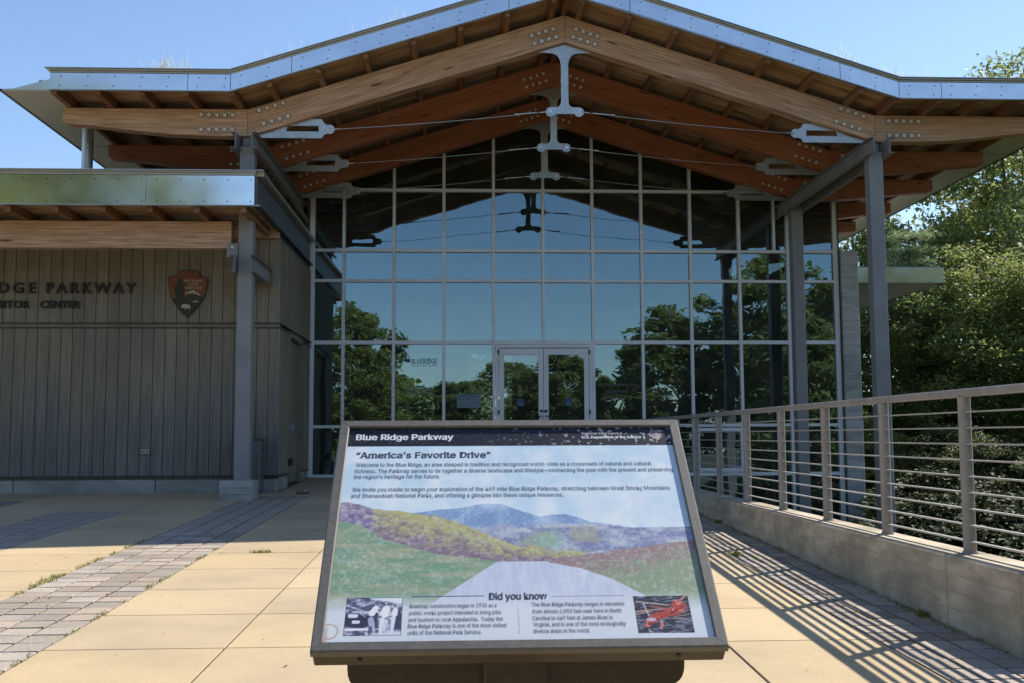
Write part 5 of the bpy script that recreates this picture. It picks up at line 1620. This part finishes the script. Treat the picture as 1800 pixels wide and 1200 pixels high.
# trees on the far side of the plaza, behind the viewer: seen in the glass and the metal
gB = 'trees behind the plaza'
for i, (x, y, sx, sz, lab) in enumerate(((-6.0, -13.5, .95, 1.0, 'rounded tree reflected in the left bays'), (-17.6, -14, 2.3, 1.92, 'tallest tree behind the plaza, reflected in the wing fascia'), (-12.5, -18, 1.2, .72, 'low tree reflected left of the doors'),
                                     (-1.5, -24, 1.1, .60, 'small tree reflected in the middle bays'), (2.6, -25, 1.2, .72, 'tree reflected in the left door'), (5.8, -20, 1.0, .78, 'tree reflected in the right door'),
                                     (12.0, -15, 1.25, 1.0, 'broad tree reflected right of the doors'), (17.0, -12, 1.4, 1.28, 'tall tree reflected in the right bays'), (21, -4, 1.4, 1.3, 'tree beside the plaza reflected in the far right bays'), (-27, -12, 1.7, 1.3, 'tree far left behind the plaza'), (8.8, -26, 1.2, .62, 'distant tree in the gap of the reflected treeline'), (-5.5, -28, 1.3, .7, 'distant tree left of the reflected gap'), (27, -14, 1.8, 1.5, 'large tree right behind the plaza'), (0.5, -36, 1.6, .66, 'farthest tree of the reflected treeline'))):
    T(VF if sz > 1.9 else VE, x, y, -.4, (sx, sz), i * 1.1, lab, group=gB)
T(VE, 13.5, 3.0, -2.2, (1.0, .95), .4, 'tree right of the plaza seen only in reflection', group=gB)

# weeds in the joints
def blades(name, spots, mat, label, hmin, hmax, n=6, spread=.03, wd=.006, lean=.9):
    V_ = []; F_ = []
    for (x, y, z, s) in spots:
        for k in range(n):
            a = rng.uniform(0, 6.28); l_ = rng.uniform(hmin, hmax) * s; b0 = np.array([x + rng.normal() * spread, y + rng.normal() * spread, z])
            d = np.array([math.cos(a), math.sin(a), 0]); sd_ = np.array([-math.sin(a), math.cos(a), 0]) * wd * rng.uniform(.6, 1.3)
            ln = rng.uniform(.1, lean)
            m_ = b0 + np.array([0, 0, l_ * .6]) + d * l_ * ln * .35; e = b0 + np.array([0, 0, l_ * rng.uniform(.75, 1)]) + d * l_ * ln
            q = len(V_); V_ += [tuple(b0 - sd_), tuple(b0 + sd_), tuple(m_ + sd_ * .8), tuple(e), tuple(m_ - sd_ * .8)]; F_ += [(q, q + 1, q + 2, q + 4), (q + 4, q + 2, q + 3)]
    me = bpy.data.meshes.new(name); me.from_pydata(V_, [], F_)
    o = link(name, me, mat); tag(o, label, None, kind='stuff'); return o
sp_ = []
for y in np.arange(4.2, 11.8, .03):
    if vn := (math.sin(y * 5.1) + math.sin(y * 13.7) + rng.uniform(-.6, 1.2)) > .25: sp_.append((-3.483 + rng.normal() * .012, y, gz(y) - .004, rng.uniform(.3, 1.0)))
for y in np.arange(4.6, 11.8, .035):
    if (math.sin(y * 4.3 + 1) + math.sin(y * 11.1) + rng.uniform(-.9, 1.0)) > .45: sp_.append((-2.53 + rng.normal() * .012, y, gz(y) - .004, rng.uniform(.3, .9)))
for y in np.arange(5, 12, .12):
    if rng.random() < .35: sp_.append((-3.007 + rng.choice([-.237, 0, .237]), y, gz(y) - .006, rng.uniform(.2, .5)))
for x in np.arange(-2.5, .3, .03):
    if rng.random() < .8: sp_.append((x, 10.60 + rng.normal() * .006, gz(10.6) - .004, rng.uniform(.15, .45)))
for k in range(16): sp_.append((-2.02 + rng.normal() * .05, 10.60, gz(10.6), rng.uniform(.6, 1.2)))
for k in range(14): sp_.append((-3.49 + rng.normal() * .03, 9.05 + rng.normal() * .15, gz(9.05), rng.uniform(.7, 1.3)))
blades('weeds', sp_, 'weed', 'yellow green weeds in the joints beside the left paver band', .012, .045, 9, .016, .003)
sp_ = []
for y in np.arange(5.9, 15, .035):
    if rng.random() < .7: sp_.append((3.16 - abs(rng.normal()) * .02, y, gz(y) - .006, rng.uniform(.3, .9)))
for y in np.arange(7.2, 12, .05):
    if rng.random() < .5: sp_.append((2.76 + rng.normal() * .008, y, gz(y) - .008, rng.uniform(.2, .6)))
    if rng.random() < .5: sp_.append((2.548 + rng.normal() * .008, y, gz(y) - .008, rng.uniform(.2, .6)))
for (cx, cy) in ((3.14, 7.15), (3.12, 12.9), (2.62, 10.1)):
    for k in range(14): sp_.append((cx + rng.normal() * .02, cy + rng.normal() * .04, gz(cy), rng.uniform(.9, 1.7)))
blades('weeds', sp_, 'weed', 'green weeds along the foot of the low concrete wall', .012, .045, 9, .016, .003)
# dry grass on the green roof
sp_ = []
def rz(x):
    a = abs(x - XC); return (ZAT - SL * a if a < FH else ZT0) + PUR + .27
for (c, w_, n, s) in ((-5.9, .8, 14, .45), (-4.75, .3, 34, .95), (-4.2, .5, 10, .6), (-3.6, .35, 20, .7), (-2.6, .5, 10, .9), (-1.9, .6, 14, .8), (-1.1, .35, 30, 1.0), (4.2, .5, 8, .8), (5.5, .5, 8, .7), (6.2, .35, 46, 1.05), (6.9, .3, 30, .8), (7.6, .6, 40, .6), (8.6, .6, 40, .6), (9.3, .4, 20, .55), (2.9, .5, 6, .7)):
    for k in range(n):
        x = min(9.4, max(-6.1, c + rng.normal() * w_ * .6)); sp_.append((x, rng.uniform(16.3, 17.0), rz(x) - .02, s * rng.uniform(.5, 1.25)))
blades('roof_grass', sp_, 'drygrass', 'dry grass tufts growing on the hall roof edge', .08, .50, 8, .10, .004, .6)
# dry leaves and specks on the plaza
V_ = []; F_ = []
for (x, y, s) in [(-3.15, 8.2, .02), (-3.3, 7.4, .02), (-2.75, 7.3, .02), (-2.9, 6.6, .02), (-4.2, 9.6, .03), (-.55, 9.55, .015), (-3.4, 6.9, .02), (-3.05, 7.9, .015), (-1.0, 6.0, .02), (-.4, 8.4, .015), (-2.3, 8.9, .012)] + [(rng.uniform(-6, 3), rng.uniform(5, 17), rng.uniform(.006, .016)) for k in range(70)]:
    a = rng.uniform(0, 6.28); q = len(V_); z = gz(y) + .004
    for k in range(4):
        t_ = a + k * 1.57; V_.append((x + math.cos(t_) * s * (1 if k % 2 else .5), y + math.sin(t_) * s * (1 if k % 2 else .5), z + (.006 if k % 2 else 0)))
    F_.append((q, q + 1, q + 2, q + 3))
me = bpy.data.meshes.new('leaf_litter'); me.from_pydata(V_, [], F_); o = link('leaf_litter', me, 'litter'); tag(o, 'scattered dry leaves and crumbs on the plaza', kind='stuff')
